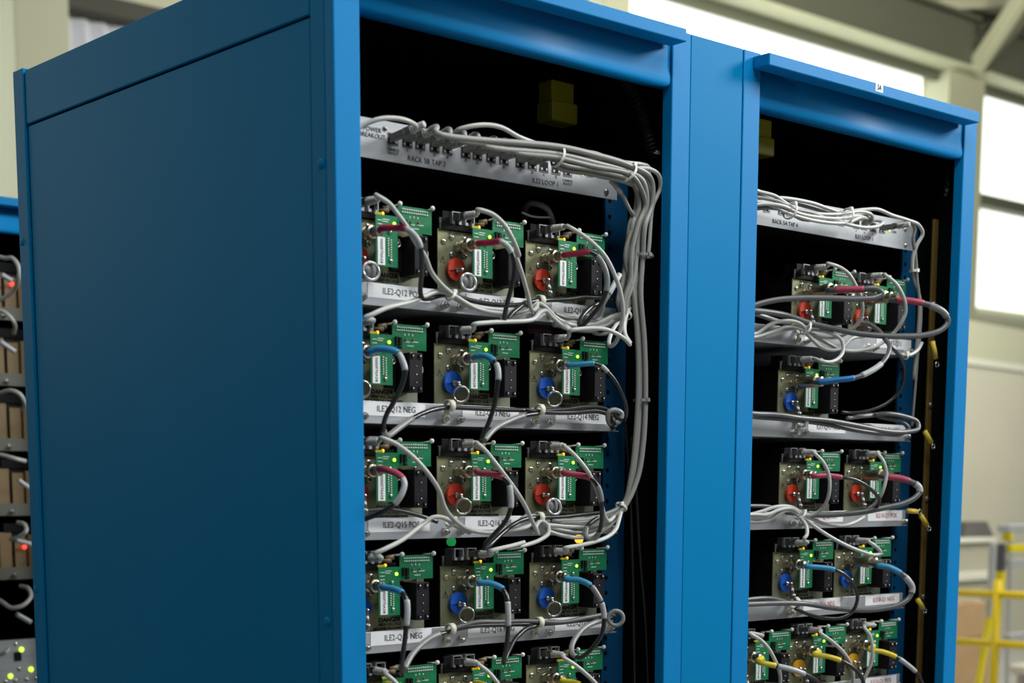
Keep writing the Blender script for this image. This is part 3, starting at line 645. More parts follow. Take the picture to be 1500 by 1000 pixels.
# --- left rack: bundle from the breakout panel
c = cable('patch_cable', tr('A 0,255,2 38,215,2 200,145,1.0 350,137,.6 470,165,.8 530,215,1.8 500,255,2.6'), .0029, 'cable_white', 'pale cable arching from behind the left post to the first panel jack', group='cables on the left breakout panel')
Plug(c, at(520 + 340 / 5.884, 150 + 300 / 5.884, .052), (.25, -.6, .18), 'cable_grey')
BG = 'cables on the left breakout panel'
BOFF = [(-12, 0), (-9, .5), (-6, -.2), (-3, .6), (0, -.4), (2, .4), (5, -.3), (8, .3), (11, 0), (13, .5)]
jk_i = [1, 2, 3, 4, 5, 6, 7, 8, 9, 10]
for k in range(10):
    jx = J5B[jk_i[k]] + .008; p0 = Vector((jx, .057, 1.8735 + .0330))
    lift = 1.0 - k / 10
    oy, od = BOFF[9 - k] if k % 2 else BOFF[k]
    oy = -13 + k * 2.9 + (1.5 if k % 2 else -1.5); od = ((k * 7) % 5 - 2) * .35
    q0 = p0 + Vector((.012, -.040, .006))
    pts = [p0 + Vector((.009, -.030, .004)), q0]
    startu = 560 + k * 22 + 78
    for (u, v, dd) in ((startu, None, 1.4), (817, 228 + oy * .95, 1.6 + od), (868, 240 + oy, 1.7 + od)):
        if v is None:
            tt = (startu - 600) / 217.; v = 196 + 32 * tt + oy * .55
            if startu > 790: continue
        pts.append(at(u, v, dd / 100))
    rr = 14 - k * 2.6
    down = [(921, 254 + oy * .9, 1.8 + od), (938 + rr * .9, 268 + oy * .5, 2.2 + od), (943 + rr * 1.1, 300, 2.6 + od), (931 + rr * .9 + (k % 3) * 1.5, 330, 3 + od), (926 + rr * 1.15, 374, 3.2 + od)]
    jr = random.Random(k * 13 + 5); down = [(u + jr.uniform(-3.2, 3.2), v + jr.uniform(-2, 2), dd + jr.uniform(-.35, .35)) for u, v, dd in down]
    if k in (0, 2, 4, 6, 8): down += [(931 + rr * .55, 430, 3.2 + od), (937 + rr * .5, 500, 3.2 + od), (938 + rr * .55, 580, 3.2 + od), (934 + rr * .6, 650, 3.2 + od), (927 + rr * .5, 700, 3.3 + od), (913, 740 + rr * .3, 3.5 + od * .5), (890 - k, 757 + rr * .3, 4.0), (862, 764 + rr * .5, 4.4), (840 - k * 4, 771 - k, 4.8)]
    else: down += [(922 + rr * 1.0, 410, 3.2 + od), (913 + rr * .8, 440, 3.4 + od), (912 + rr * .3, 458, 3.6 + od), (895, 468 + rr * .35, 4.1), (868, 479 + rr * .4, 4.4), (838 - k * 3, 478 + rr * .3, 4.8)]
    pts += [at(u, v, dd / 100) for u, v, dd in down]
    c = cable('patch_cable', pts, .0034 + (.0003 if k % 3 == 0 else 0), 'cable_grey' if k % 3 else 'cable_soft_shaded', 'pale cable from the %s jack of the left panel, dropping to the %s shelf' % (['second', 'third', 'fourth', 'fifth', 'sixth', 'seventh', 'eighth', 'ninth', 'tenth', 'eleventh'][k], 'third' if k in (0, 2, 4, 6, 8) else 'top'), group=BG)
    Plug(c, p0 + Vector((0, .002, -.003)), (.35, -1, .16), 'cable_grey')
cable('patch_cable', tr('A 860,260,3 900,232,2 1000,205,1.2 1130,193,.8 1260,215,.8 1420,300,1 B 330,375,1.4 450,415,1.5 620,470,1.5 800,480,1.5 960,505,1.6 1090,560,1.6 1250,575,1.4 1325,630,1.4 1335,740,2 1270,900,2.6 D 960,300,3.0 950,400,3.2'), .0029, 'cable_white', 'pale cable arching highest above the left breakout panel bundle', group=BG)
cable('patch_cable', tr('B 450,425,2 600,420,2.2 780,440,2.4 930,500,2.4 1060,520,2.2 1180,535,2.2 1235,560,2.4 1240,640,2.8 1265,760,3 1262,900,3.2'), .0028, 'cable_white', 'pale cable bowing above the bundle between its two ties, left rack', group=BG)
cable('patch_cable', tr('B 905,670,3.6 960,730,3 1010,800,2.8 1070,920,2.8 D 860,130,3 880,300,3.2 895,400,3.2'), .0029, 'cable_grey', 'pale cable with printed marker hanging off the right end of the left panel', group=BG, sleeves=[(0, 1.8, 'wire_mark', 1.15)])
tie('B 455,470,1.6', .0132, 'white cable tie round the bundle in the middle of the left panel', (.9, -.1, -.3)); tie('B 1050,605,1.8', .0145, 'white cable tie round the bundle at the right end of the left panel', (.8, .1, -.5))
tie('D 912,385,3.2', .0155, 'grey cable tie round the vertical bundle beside the top shelf', (.05, 0, 1), m='cable_mid'); tie('F 1000,632,3.2', .0115, 'grey cable tie round the vertical bundle beside the second shelf', (0, 0, 1), m='cable_mid')
tie('D 810,775,3.8', .0075, 'white cable tie holding the bundle at the right end of the top shelf', (.7, 0, .6)); tie('H 850,610,3.6', .0085, 'white cable tie holding the bundle at the right end of the third shelf', (.6, 0, .7))
tie('C 700,815,3.6', .0070, 'white cable tie on the top shelf lip below the middle module', (.7, 0, -.5)); tie('G 700,725,3.6', .0070, 'white cable tie on the third shelf lip below the middle module', (.7, 0, -.5))
tie('B 1280,450,5.5', .0105, 'white cable tie round the black corrugated hose', (.2, 0, 1), m='white_nylon')

# --- left rack, top shelf
PG = 'patch cables of the left rack modules'; HG = 'coaxial cables of the left rack modules'
patch(('L', 0, 0), 'jack', 'C 160,82,0 250,140,-.6 310,215,-.8 380,310,-.6 440,420,0 510,520,.8 560,640,1.8 640,740,2.8 760,835,3.6 900,910,4.2 1050,940,4.4 1200,935,4.6 D 150,745,4.6 210,700,4.2 260,720,4.0 330,790,4.2 430,870,4.6', 'pale patch cable of the top left module, sweeping down across the top shelf', PG)
patch(('L', 0, 1), 'jack', 'C 905,186,.4 1000,215,-.4 1080,280,-.8 1150,390,-.8 1200,520,0 D 60,340,.4 110,500,1.5 150,640,2.6 178,745,3.2 205,735,3.6 215,700,4.2', 'pale patch cable of the top middle module, curving down over its black cable', PG)
patch(('L', 0, 2), 'jack', 'D 430,195,.4 520,250,-.6 600,315,-1.2 670,395,-1.4 740,540,-1.4 778,680,-1.0 782,800,-.4 760,900,.4 735,960,1 705,985,1.6 690,965,2.4 715,880,3.2 770,810,3.8', 'pale patch cable of the top right module, forming the long loop at right', PG)
coax(('L', 0, 0), 'C 200,322,2.4 300,318,.6 375,325,-.8 425,360,-1.4 470,430,-1.6 488,520,-1.2 488,650,-.2 478,780,1.4 490,828,2.4 540,835,3.6 640,812,4.6 720,815,4.9 C 850,850,4.9 1000,878,4.9 1150,885,4.9 1260,875,5.0', 'black high voltage cable with crimson sleeve from the top left module', HG, 'sleeve_red', marks=[(4.0, 6.4, 'wire_mark')], sl=(0, 4.0))
coax(('L', 0, 1), 'C 920,432,2.2 1000,425,.6 1065,418,-.8 1115,450,-1.4 1150,510,-1.7 1168,600,-1.7 1150,740,-1.2 1115,870,-.2 1095,975,.8 1105,1000,1.6 1150,945,2.6 1230,880,3.4 D 130,700,4.0 200,685,4.4 265,680,4.8 400,675,4.8 550,660,4.8 680,672,4.6 770,712,4.4', 'black high voltage cable with crimson sleeve from the top middle module', HG, 'sleeve_red', marks=[(4.1, 5.9, 'wire_mark')], sl=(0, 4.0))
coax(('L', 0, 2), 'D 400,378,2.4 480,368,.8 565,360,-.6 610,385,-1.2 650,440,-1.6 678,530,-1.8 672,620,-1.6 640,700,-1.0 580,780,0 530,835,.8 503,855,1.4 492,835,2 510,790,2.8 560,735,3.4 620,700,4.0', 'black high voltage cable with crimson sleeve from the top right module', HG, 'sleeve_red', marks=[(5.0, 8.0, 'cable_mid')], sl=(0, 4.1))
cable('patch_cable', tr('D 762,510,2.6 735,560,2.4 690,640,2.4 655,700,2.8 635,760,3.4 600,790,4 520,800,4.6'), .0032, 'cable_mid', 'grey cable with white marker slanting behind the long pale loop', group=PG, sleeves=[(0, 2, 'wire_mark', 1.2)])
cable('patch_cable', tr('D 0,775,4.9 80,740,4.8 150,735,4.8 215,705,4.4 250,720,4.2 330,790,4.2 400,830,4.4 480,850,4.5 600,855,4.4 700,820,4.2 800,765,3.9 830,700,3.7'), .0029, 'cable_white', 'pale cable lying along the top shelf lip towards the right bundle', group=PG)
cable('patch_cable', tr('D 330,770,4.9 420,800,4.9 470,800,5.0 520,830,5.0 600,900,4.9 700,890,4.6 745,840,4.4'), .0028, 'cable_grey', 'grey cable sagging below the top shelf at its right end', group=PG)
cable('patch_cable', tr('D 780,790,3.8 800,800,3.6 795,850,3.2 800,910,2.8 835,968,2.4'), .0029, 'cable_white', 'short pale cable end hanging below the tie at the top shelf', group=PG)

# --- left rack, second shelf
patch(('L', 1, 0), 'jack', 'C 75,975,1.0 130,950,.6 230,905,.8 400,862,1.8 520,815,2.8 600,785,3.4 670,795,3.8 740,840,4.2 860,905,4.6', 'pale patch cable rising from the second shelf left module to the top shelf', PG)
patch(('L', 1, 1), 'jack', 'E 830,118,.8 940,105,.8 1060,100,1.0 1180,95,1.2 D 190,805,1.6 230,765,2.2 270,750,2.8 310,790,3.4 380,850,3.8 440,880,4.4', 'pale patch cable of the second shelf middle module, running right', PG)
patch(('L', 1, 2), 'jack', 'F 480,120,1.0 560,108,.6 660,103,.4 750,115,.2 830,150,.2 880,185,.4 912,222,1.0 885,170,2.0 868,90,2.8 885,20,3.2 915,-50,3.5', 'pale patch cable of the second shelf right module, ending in a sharp bend', PG)
coax(('L', 1, 0), 'E 100,312,2.6 150,292,1.6 230,294,.2 300,318,-.9 330,370,-1.5 350,450,-1.8 325,550,-1.6 270,660,-1.0 215,760,-.2 198,850,.6 222,895,1.3 300,845,2.2 400,775,3.2 500,728,4.2 570,708,4.6 660,697,4.8 780,702,4.8 1000,712,4.8 1190,716,4.8', 'black cable with blue sleeve from the second shelf left module', HG, 'sleeve_blue', marks=[(5.2, 6.9, 'wire_mark'), (11.2, 14, 'cable_mid')], sl=(0, 5))
coax(('L', 1, 1), 'E 840,345,2.4 900,338,.8 950,358,-.4 985,395,-1.2 1000,460,-1.6 992,560,-1.6 975,670,-1.2 930,810,-.2 880,925,.8 900,925,1.6 970,850,2.6 1070,795,3.6 1180,755,4.2 F 230,728,4.6 300,708,4.8 450,698,4.7 600,680,4.4 720,690,4.0 820,735,3.4', 'black cable with blue sleeve from the second shelf middle module', HG, 'sleeve_blue', marks=[(5.0, 6.6, 'wire_mark'), (11, 14, 'cable_mid')], sl=(0, 4.6))
coax(('L', 1, 2), 'F 470,374,2.4 550,368,1.0 655,362,-.4 710,382,-1.0 745,415,-1.4 800,480,-1.6 850,570,-1.6 882,650,-1.2 888,730,-.6 870,775,.4 830,765,1.8 800,740,2.8', 'thin dark cable with blue sleeve from the second shelf right module', HG, 'sleeve_blue', marks=[(4.9, 6.2, 'wire_mark')], sl=(0, 4), r=.0024, k=1.5)
cable('coaxial_cable', tr('F 150,701,4.8 260,715,4.7 400,722,4.6 550,718,4.5 680,712,4.0 760,740,3.4 800,798,3.0 845,770,2.6 850,725,2.6 800,702,2.8 758,720,3.2 755,775,3.6 790,830,4.2'), .0032, 'cable_black', 'black cable clipped along the second shelf, curling at the right end', group=HG, sleeves=[(6.2, 11.5, 'cable_mid', 1.15)])
# --- left rack, third shelf
patch(('L', 2, 0), 'jack', 'G 200,108,.6 300,150,-.2 420,240,-.8 530,360,-1 615,490,-.4 655,610,.8 715,695,2.4 820,770,3.4 950,798,4.0 1100,790,4.4 1250,762,4.6 H 190,742,4.8 340,745,4.7 480,755,4.6 600,752,4.4 740,725,4.2 850,650,3.8', 'pale patch cable of the third shelf left module, sweeping along the shelf', PG)
patch(('L', 2, 1), 'jack', 'G 900,150,.4 960,205,-.2 1020,280,-.8 1100,385,-1.0 1190,510,-.6 H 150,612,1 200,720,2.4 240,805,3.4 225,760,4.0 262,715,4.3 310,745,4.0 318,800,3.6 260,850,3.0 150,890,2.2 20,915,1.6', 'pale patch cable of the third shelf middle module, dropping to the shelf edge', PG)
patch(('L', 2, 2), 'jack', 'H 440,172,.4 490,215,-.4 550,280,-.8 610,360,-1.0 665,470,-.8 705,590,.2 730,680,1.8 760,715,3.0 820,660,3.8', 'pale patch cable of the third shelf right module, falling to the tied bundle', PG)
coax(('L', 2, 0), 'G 180,332,2.6 240,342,.8 310,370,-.6 350,405,-1.4 362,450,-1.8 340,520,-1.8 290,590,-1.2 215,640,0 140,675,1.4 60,705,2.6 20,720,3.2', 'black cable with crimson sleeve looping left from the third shelf left module', HG, 'sleeve_pink', marks=[(5.1, 8.0, 'wire_mark')], sl=(0, 5.0))
coax(('L', 2, 1), 'G 920,365,2.0 1000,372,.4 1085,395,-1.0 1125,440,-1.6 1140,510,-1.9 1140,620,-1.9 1100,720,-1.4 1030,800,-.4 960,880,.6 945,912,1.2 975,900,2.0 1060,820,3.0 1160,740,3.8 1250,700,4.4 H 240,690,4.8 400,685,4.8 560,668,4.8 700,655,4.6 770,665,4.4', 'black cable with crimson sleeve from the third shelf middle module', HG, 'sleeve_pink', marks=[(5.3, 7.0, 'wire_mark')], sl=(0, 4.1))
coax(('L', 2, 2), 'H 440,365,2.2 540,378,.6 630,402,-1.0 665,440,-1.5 690,490,-1.7 705,570,-1.7 708,660,-1.2 702,750,-.4 670,825,.6 625,855,1.2 592,825,2.0 595,765,2.8 640,715,3.6 690,685,4.2', 'black cable with crimson sleeve from the third shelf right module', HG, 'sleeve_pink', marks=[(5.4, 7.0, 'cable_mid'), (9.6, 13, 'cable_grey')], sl=(0, 4.0))
cable('coaxial_cable', tr('G 60,642,4.8 150,635,4.8 260,630,4.8 400,655,4.8 520,690,4.9 600,720,5.0'), .0028, 'cable_black', 'thin black cable lying behind the label of the third shelf', group=HG)
for q_, s_ in enumerate(('H -20,790,4.8 100,765,4.8 190,740,4.9 250,730,4.9', 'H 320,755,4.9 400,775,4.8 540,795,4.8 640,775,4.6 740,735,4.3 840,665,3.9', 'H 320,790,4.6 420,820,4.5 540,835,4.4 660,810,4.3 770,740,4.0 860,640,3.7', 'G 1130,760,4.9 1200,715,4.9 H 150,680,4.9 230,675,4.9', 'D -30,810,4.9 60,790,4.8 150,760,4.7 215,735,4.6')):
    cable('patch_cable', tr(s_), .0028, 'cable_white' if q_ != 3 else 'cable_grey', ['pale cable lying left of the clamp on the third shelf lip', 'pale cable right of the clamp on the third shelf lip, upper one', 'pale cable sagging lowest below the third shelf lip at right', 'short grey cable crossing the third shelf lip before the clamp', 'pale cable crossing the top shelf lip left of the clamp'][q_], group=PG)
# --- left rack, fourth shelf
patch(('L', 3, 0), 'jack', 'G 150,950,1.2 200,928,.8 350,850,1.2 500,735,2.0 580,685,2.8 660,695,3.4 740,750,3.8 840,800,4.2', 'pale patch cable rising from the fourth shelf left module', PG)
patch(('L', 3, 1), 'jack2', 'G 985,935,1.0 1060,915,1.0 1150,895,1.2 1240,870,1.4', 'pale patch cable of the fourth shelf middle module, running right', PG)
patch(('L', 3, 2), 'jack', 'H 440,912,1.0 530,895,.8 650,868,.8 750,830,1.2 810,775,2.0 835,700,2.8 855,620,3.4', 'pale patch cable of the fourth shelf right module, rising to the bundle', PG)
coax(('L', 3, 0), 'I 200,335,2.4 260,342,1.0 330,372,-.6 358,415,-1.4 366,490,-1.8 358,600,-1.8 345,720,-1.4 328,850,-.6 325,935,.4 345,900,1.4 400,800,2.6 490,710,3.6 570,665,4.4 650,645,4.8 720,622,4.8 850,600,4.8 1000,595,4.8 1190,590,4.8 J 250,588,4.8 380,580,4.7 550,560,4.6 760,545,4.4', 'black cable with blue sleeve from the fourth shelf left module', HG, 'sleeve_blue', marks=[(5.2, 7.0, 'wire_mark'), (11, 14.3, 'cable_mid')], sl=(0, 4.0))
coax(('L', 3, 1), 'I 870,302,2.2 950,308,.8 1030,345,-.6 1058,400,-1.4 1068,500,-1.8 1068,600,-1.8 1062,700,-1.4 1045,800,-.8 1035,860,.2 1070,780,1.6 1120,690,3 1190,625,4.0 J 200,605,4.6 250,585,4.8', 'black cable with blue sleeve from the fourth shelf middle module', HG, 'sleeve_blue', marks=[(5.4, 7.0, 'wire_mark')], sl=(0, 4.0))
coax(('L', 3, 2), 'J 430,278,2.2 510,282,.8 595,320,-.8 640,380,-1.4 675,450,-1.8 690,550,-1.9 672,660,-1.6 600,765,-.6 520,822,.4 472,800,1.4 465,740,2.4 530,635,3.4 620,580,4.2 700,560,4.4', 'dark cable with blue sleeve looping below the fourth shelf right module', HG, 'sleeve_blue', marks=[(4.2, 5.8, 'cable_mid'), (5.9, 7.1, 'wire_mark'), (10.5, 15.0, 'cable_mid')], sl=(0, 4.0))
cable('coaxial_cable', tr('I 690,618,4.7 850,575,4.7 1000,572,4.7 1190,568,4.7 J 230,570,4.5 400,575,4.2 560,545,4.2 700,522,4.4 762,530,4.6'), .0030, 'cable_dark', 'dark cable running along the fourth shelf to the end ring', group=HG)
torus('ring_clip', 'cable_mid', None, at(902, 905, .03), .0105, .003, (.7, -.6, 0), (0, 0, 1)); tag(bpy.data.objects['ring_clip'], 'grey nylon ring holding cables at the right end of the fourth shelf', 'clip')
# --- left rack, lowest shelf
patch(('L', 4, 0), 'jack', 'I 215,938,.4 260,975,0 310,1030,-.4 370,1120,-.4', 'pale patch cable of the lowest left module, left rack', PG)
patch(('L', 4, 1), 'jack', 'I 860,870,.4 930,925,0 1000,1010,-.4 1050,1100,-.4', 'pale patch cable of the lowest middle module, left rack', PG)
patch(('L', 4, 2), 'jack', 'J 410,825,.4 480,870,-.2 550,925,-.6 640,1015,-.8 700,1120,-.6', 'pale patch cable of the lowest right module, left rack', PG)
for k, s_ in enumerate(('I 215,1010,2 280,1030,0 330,1080,-1 370,1180,-1', 'I 840,1000,2 900,1015,.6 960,1060,-.6 1000,1180,-1', 'J 400,990,2.2 480,998,.8 560,1030,-.6 620,1120,-1')):
    coax(('L', 4, k), s_, 'black cable with yellow sleeve from the lowest %s module, left rack' % ['left', 'middle', 'right'][k], HG, 'sleeve_yellow', sl=(0, 3.6))

# --- right rack
RG = 'cables on the right breakout panel'; PR = 'patch cables of the right rack modules'; HR = 'coaxial cables of the right rack modules'
for s_, lab, m_ in (('K 60,510,2 88,522,2 180,548,1.6 260,600,1.4 400,648,1.4 550,655,1.4 690,640,1.6 750,665,1.8 745,700,2.4 690,712,3.2', 'pale cable at the top of the right panel bundle, hooking back at its end', 'cable_white'),
                    ('K 60,555,2 110,560,1.6 200,580,1.2 300,625,1.0 400,648,1.0 500,685,1.0 620,695,1.2 700,680,1.8 740,690,2.8', 'pale cable in the middle of the right panel bundle', 'cable_grey'),
                    ('K 60,580,2 150,600,1.4 250,645,1.0 400,690,.8 550,708,.8 620,700,1.0 680,675,1.4 730,680,2.4', 'pale cable at the bottom of the right panel bundle', 'cable_white'),
                    ('K 60,622,2.4 150,618,2.0 240,632,1.8 330,680,2.2 380,690,3.4', 'pale cable below the first tie of the right panel bundle', 'cable_grey'),
                    ('K 60,600,2 140,595,1.2 230,608,.8 320,650,.8 430,672,.8 560,680,1.0 660,665,1.6 720,668,2.4', 'pale cable second from the bottom of the right panel bundle', 'cable_white'),
                    ('K 60,540,2.6 150,560,2.4 230,560,2.2 400,590,2.2 500,625,2.2 560,642,2.2 700,628,2.0 780,626,1.8 870,662,1.8 960,690,1.6 1025,720,1.6 1046,770,1.8 1015,830,2.4 990,900,3 985,985,3.4', 'long pale cable leaving the right panel bundle and turning down at its end', 'cable_white'),
                    ('K 560,700,1.0 640,722,.8 720,733,.8 790,722,.9 812,700,1.2 780,690,2 700,695,3', 'pale loop hanging in front of the jacks of the right panel', 'cable_white'),
                    ('K 88,560,3 200,560,3 330,600,3 480,640,3 560,650,3', 'pale cable at the back of the right panel bundle', 'cable_grey')):
    cable('patch_cable', tr(s_), .0029, m_, lab, group=RG)
c = cable('patch_cable', tr('K 890,716,2.0 930,708,1.8 975,702,1.8 1000,740,2.0 990,800,2.4 1000,870,2.8 1010,980,3.2 L 1215,60,3.4 1225,200,3.5 1240,320,3.6 1235,520,3.8 1200,900,4.2'), .0029, 'cable_grey', 'pale cable plugged at the right end of the right panel, hanging straight down', group=RG); Plug(c, at(1090 + 820 / 4, 150 + 735 / 4, .05), (.25, -1, .05), 'cable_grey')
cable('patch_cable', tr('K 985,985,3.4 L 1190,100,3.6 1205,200,3.7 1250,330,3.8 1245,600,4.0 M 1230,100,4.2 1215,300,4.6 1190,600,5'), .0022, 'cable_mid', 'thin grey cable hanging beside the right rack shelves', group=RG)
tie('K 270,635,1.2', .0125, 'white cable tie round the right panel bundle, left one', (.9, 0, -.3)); tie('K 603,665,1.2', .0120, 'white cable tie round the right panel bundle, right one', (.95, 0, -.2)); tie('L 1202,130,3.5', .0070, 'white cable tie round the hanging cables beside the top shelf, right rack', (0, 0, 1))
patch(('R', 0, 0), 'jack', 'L 600,78,0 680,105,-.6 740,150,-1.2 790,230,-1.4 832,330,-1.2 835,440,-.4 790,520,.8 720,575,2.0 640,600,3.0 520,590,4.0 430,560,4.4', 'pale patch cable of the top shelf left module, right rack', PR)
patch(('R', 0, 1), 'jack', 'L 1010,165,0 1080,225,-.8 1135,330,-1.2 1145,420,-1.0 1110,500,-.2 1060,570,1.0 970,645,2.4 850,688,3.2 700,690,3.8 570,630,4.2 440,560,4.5', 'pale patch cable of the top shelf right module, right rack', PR)
patch(('R', 1, 0), 'jack', 'L 540,765,.6 600,775,.2 660,755,.2 700,700,.6 690,620,1.4 620,570,2.4 520,548,3.6 430,545,4.4', 'pale patch cable of the second shelf module, right rack, curling upward', PR)
WG = 'pale cables entering from behind the middle post'
for s_, lab in (('L 40,600,3.4 90,595,3.4 200,560,3.0 260,535,2.8 340,522,3.0 430,548,3.8', 'pale cable at the left of the top shelf, right rack, uppermost arch'), ('L 40,570,3.4 90,572,3.4 180,510,2.6 270,485,2.2 360,488,2.4 420,520,3.2 440,560,4.2', 'pale cable at the left of the top shelf, right rack, highest crossing'), ('L 40,610,3.8 100,602,3.8 200,585,3.8 300,545,3.6 400,530,3.8', 'pale cable at the left of the top shelf, right rack, lowest arch'), ('L 430,560,4.2 480,610,3.8 540,665,3.4 620,690,3.4 700,670,3.6 760,610,4.0 850,590,4.4', 'pale cable sagging below the top shelf of the right rack'), ('L 1110,720,2.8 1170,725,2.8 1230,690,3.2 1260,640,4', 'short pale cable with loose tie at the right end of the top shelf'),
                ('N 0,560,3.4 60,545,3.4 130,525,3.0 220,495,2.6 320,492,2.6 400,535,3.4 420,560,4', 'pale cable over the third shelf of the right rack, upper arch'), ('N 0,590,3.6 60,600,3.6 170,590,3.2 260,535,2.6 330,520,2.8 390,560,3.6', 'pale cable over the third shelf of the right rack, lower arch'), ('N 0,550,3 70,548,3 160,550,2.6 250,515,2.3 330,505,2.4 400,550,3.6', 'pale cable over the third shelf of the right rack, middle arch'), ('N 400,545,4.2 480,580,4.2 560,610,4.2 700,627,4.2 790,600,4.4 850,565,4.6', 'pale cable drooping along the third shelf lip of the right rack')):
    cable('patch_cable', tr(s_), .0029, 'cable_white', lab, group=WG)
tie('L 435,540,3.6', .0095, 'white cable tie below the top left module of the right rack', (.7, 0, -.4)); tie('N 395,550,3.6', .0090, 'white cable tie on the third shelf lip, right rack', (.6, 0, -.6)); tie('L 1145,735,2.8', .0045, 'white cable tie with bright head at the top shelf end, right rack', (1, 0, .1), .004)
coax(('R', 0, 0), 'L 610,268,1.4 700,262,-.6 850,258,-3.4 900,252,-4.2 950,262,-4.8 975,290,-5.0 930,318,-4.6 800,328,-3.4 600,322,-2.0 400,322,-.6 230,335,.6 90,368,1.8 20,395,2.4', 'thick dark cable with crimson sleeve looping back left from the top left module', HR, 'sleeve_pink', r=.0045, k=1.15, sl=(2.0, 4.0), m='cable_dark', big=True)
coax(('R', 0, 1), 'L 1060,335,1.2 1160,338,-1.0 1270,358,-3.0 1350,385,-4.2 1420,430,-4.8 1445,490,-5.0 1400,545,-4.6 1280,583,-3.6 1120,592,-2.4 960,588,-1.0 800,572,.6 620,535,2.2 450,495,3.4 320,450,4.2 200,425,4.2 90,412,3.6 20,408,3', 'thick dark cable with crimson sleeve making the widest loop at right', HR, 'sleeve_pink', r=.0045, k=1.15, sl=(1.8, 4.1), m='cable_dark', marks=[(4.6, 6.4, 'cable_mid')], big=True)
coax(('R', 1, 0), 'M 530,290,1.0 640,275,-1.0 780,258,-3.2 880,220,-4.0 970,160,-4.2 1020,90,-3.8 1030,30,-3.0 L 1005,620,-1.6 950,550,.4 880,505,2.4 800,490,4.0', 'thick dark cable with blue sleeve rising from the second shelf module', HR, 'sleeve_deepblue', r=.0038, k=1.2, sl=(1.6, 4.0), m='cable_dark', marks=[(4.5, 6.0, 'wire_mark')], big=True)
for s_, lab, m_, r_ in (('M 20,505,3 80,512,3.2 250,520,3.6 390,540,3.8 600,560,3.6 850,605,3.0 1000,635,2.6 1150,640,2.2 1235,615,2.0 1225,570,2.4 1130,530,3.0 1010,512,3.6 920,522,4.4', 'thick dark cable on the second shelf of the right rack, outer return loop', 'cable_dark', .0040), ('M 20,530,4.4 90,535,4.4 390,560,4.4 600,590,4.4 800,630,4.2 1000,655,3.6 1110,655,3.2 1165,620,3.0 1120,570,3.4 1030,545,4.0 950,528,4.6', 'thick dark cable on the second shelf of the right rack, inner return loop', 'cable_dark', .0038), ('M 1040,40,-1 1090,90,-.4 1128,160,0 1135,220,.4 1105,340,1.2 1020,430,2.4 880,490,3.6 760,505,4.6 690,500,5', 'thin dark cable hanging in a wide arc right of the second shelf module', 'cable_black', .0026), ('L 20,430,4 90,438,4 150,455,4 220,480,4.2 320,500,4.6', 'dark cable under the big loop at the left of the top shelf', 'cable_mid', .0036), ('N 20,485,4.6 60,487,4.6 160,490,4.7 260,510,4.9', 'dark cable behind the pale arches on the third shelf, right rack', 'cable_dark', .0030), ('O 0,448,3.8 60,440,3.8 170,436,4.0 260,455,4.4 310,470,4.8', 'dark cable left of the clamp on the fourth shelf, right rack', 'cable_dark', .0034), ('M 730,542,5 850,528,4.8 960,515,4.6', 'grey marker-wrapped cable end lying on the second shelf, right rack', 'cable_mid', .0036)):
    cable('coaxial_cable', tr(s_), r_, m_, lab, group=HR)
patch(('R', 2, 0), 'jack', 'N 500,115,0 560,180,-.8 600,270,-1.0 605,370,-.8 585,455,0 540,520,1.4 470,553,2.8 400,545,3.8', 'pale patch cable of the third shelf left module, right rack', PR)
patch(('R', 2, 1), 'jack', 'N 950,118,0 990,180,-.8 1008,260,-1.0 990,360,-.8 960,430,0 915,485,1.4 870,515,2.6', 'pale patch cable of the third shelf right module, right rack', PR)
patch(('R', 3, 0), 'jack', 'N 425,720,1.0 445,690,1.0 440,630,1.6 410,580,2.8 385,555,4', 'pale patch cable of the fourth shelf left module, right rack, turning up', PR)
patch(('R', 3, 1), 'jack', 'N 890,745,.4 945,785,0 968,822,0 920,835,.2 830,810,.8 720,765,1.4 600,700,2.2 480,620,3.2 400,560,4.2', 'pale patch cable of the fourth shelf right module, doubling back left', PR)
coax(('R', 2, 0), 'N 500,278,1.8 600,272,.4 690,285,-.8 780,300,-1.4 860,340,-1.8 930,400,-1.8 960,450,-1.4 935,495,-.4 880,515,.8 780,530,2.6', 'black cable with crimson sleeve from the third shelf left module, right rack', HR, 'sleeve_pink', r=.0029, sl=(0, 4.0))
coax(('R', 2, 1), 'N 1010,282,.8 1100,290,-1.0 1180,315,-2.6 1235,350,-3.4 1245,385,-3.6 1210,430,-3.4 1130,470,-2.6 1000,500,-1.2 850,530,.6 700,545,2.2 550,552,3.4 430,545,4.2 300,530,4.8', 'thick grey cable with crimson sleeve from the third shelf right module, right rack', HR, 'sleeve_pink', r=.0045, k=1.15, sl=(1.6, 3.9), m='cable_dark', marks=[(4.6, 6.2, 'wire_mark')], big=True)
coax(('R', 3, 0), 'O 420,225,1.6 500,230,.2 600,245,-1.2 680,290,-1.8 735,360,-2.0 755,430,-1.8 725,520,-1.0 650,565,0 560,570,1.4 450,550,2.8 340,505,4.2', 'black cable with blue sleeve from the fourth shelf left module, right rack', HR, 'sleeve_blue', r=.0030, sl=(0, 4.0))
coax(('R', 3, 1), 'O 890,218,.6 960,228,-1.0 1040,268,-2.6 1095,320,-3.4 1120,370,-3.6 1100,430,-3.4 1030,480,-2.8 900,510,-1.4 750,515,.2 580,500,2.2 400,472,3.8 250,468,3.8 35,475,3.2 -20,478,3', 'thick dark cable with blue sleeve looping under the fourth shelf right module', HR, 'sleeve_blue', r=.0042, k=1.15, sl=(1.5, 4.0), m='cable_dark', marks=[(4.6, 6.6, 'wire_mark')], big=True)
patch(('R', 4, 0), 'jack', 'O 40,672,0 110,715,-.4 165,775,-.8 215,870,-1 240,950,-.6 235,1060,.4', 'pale patch cable of the lowest left module, right rack', PR)
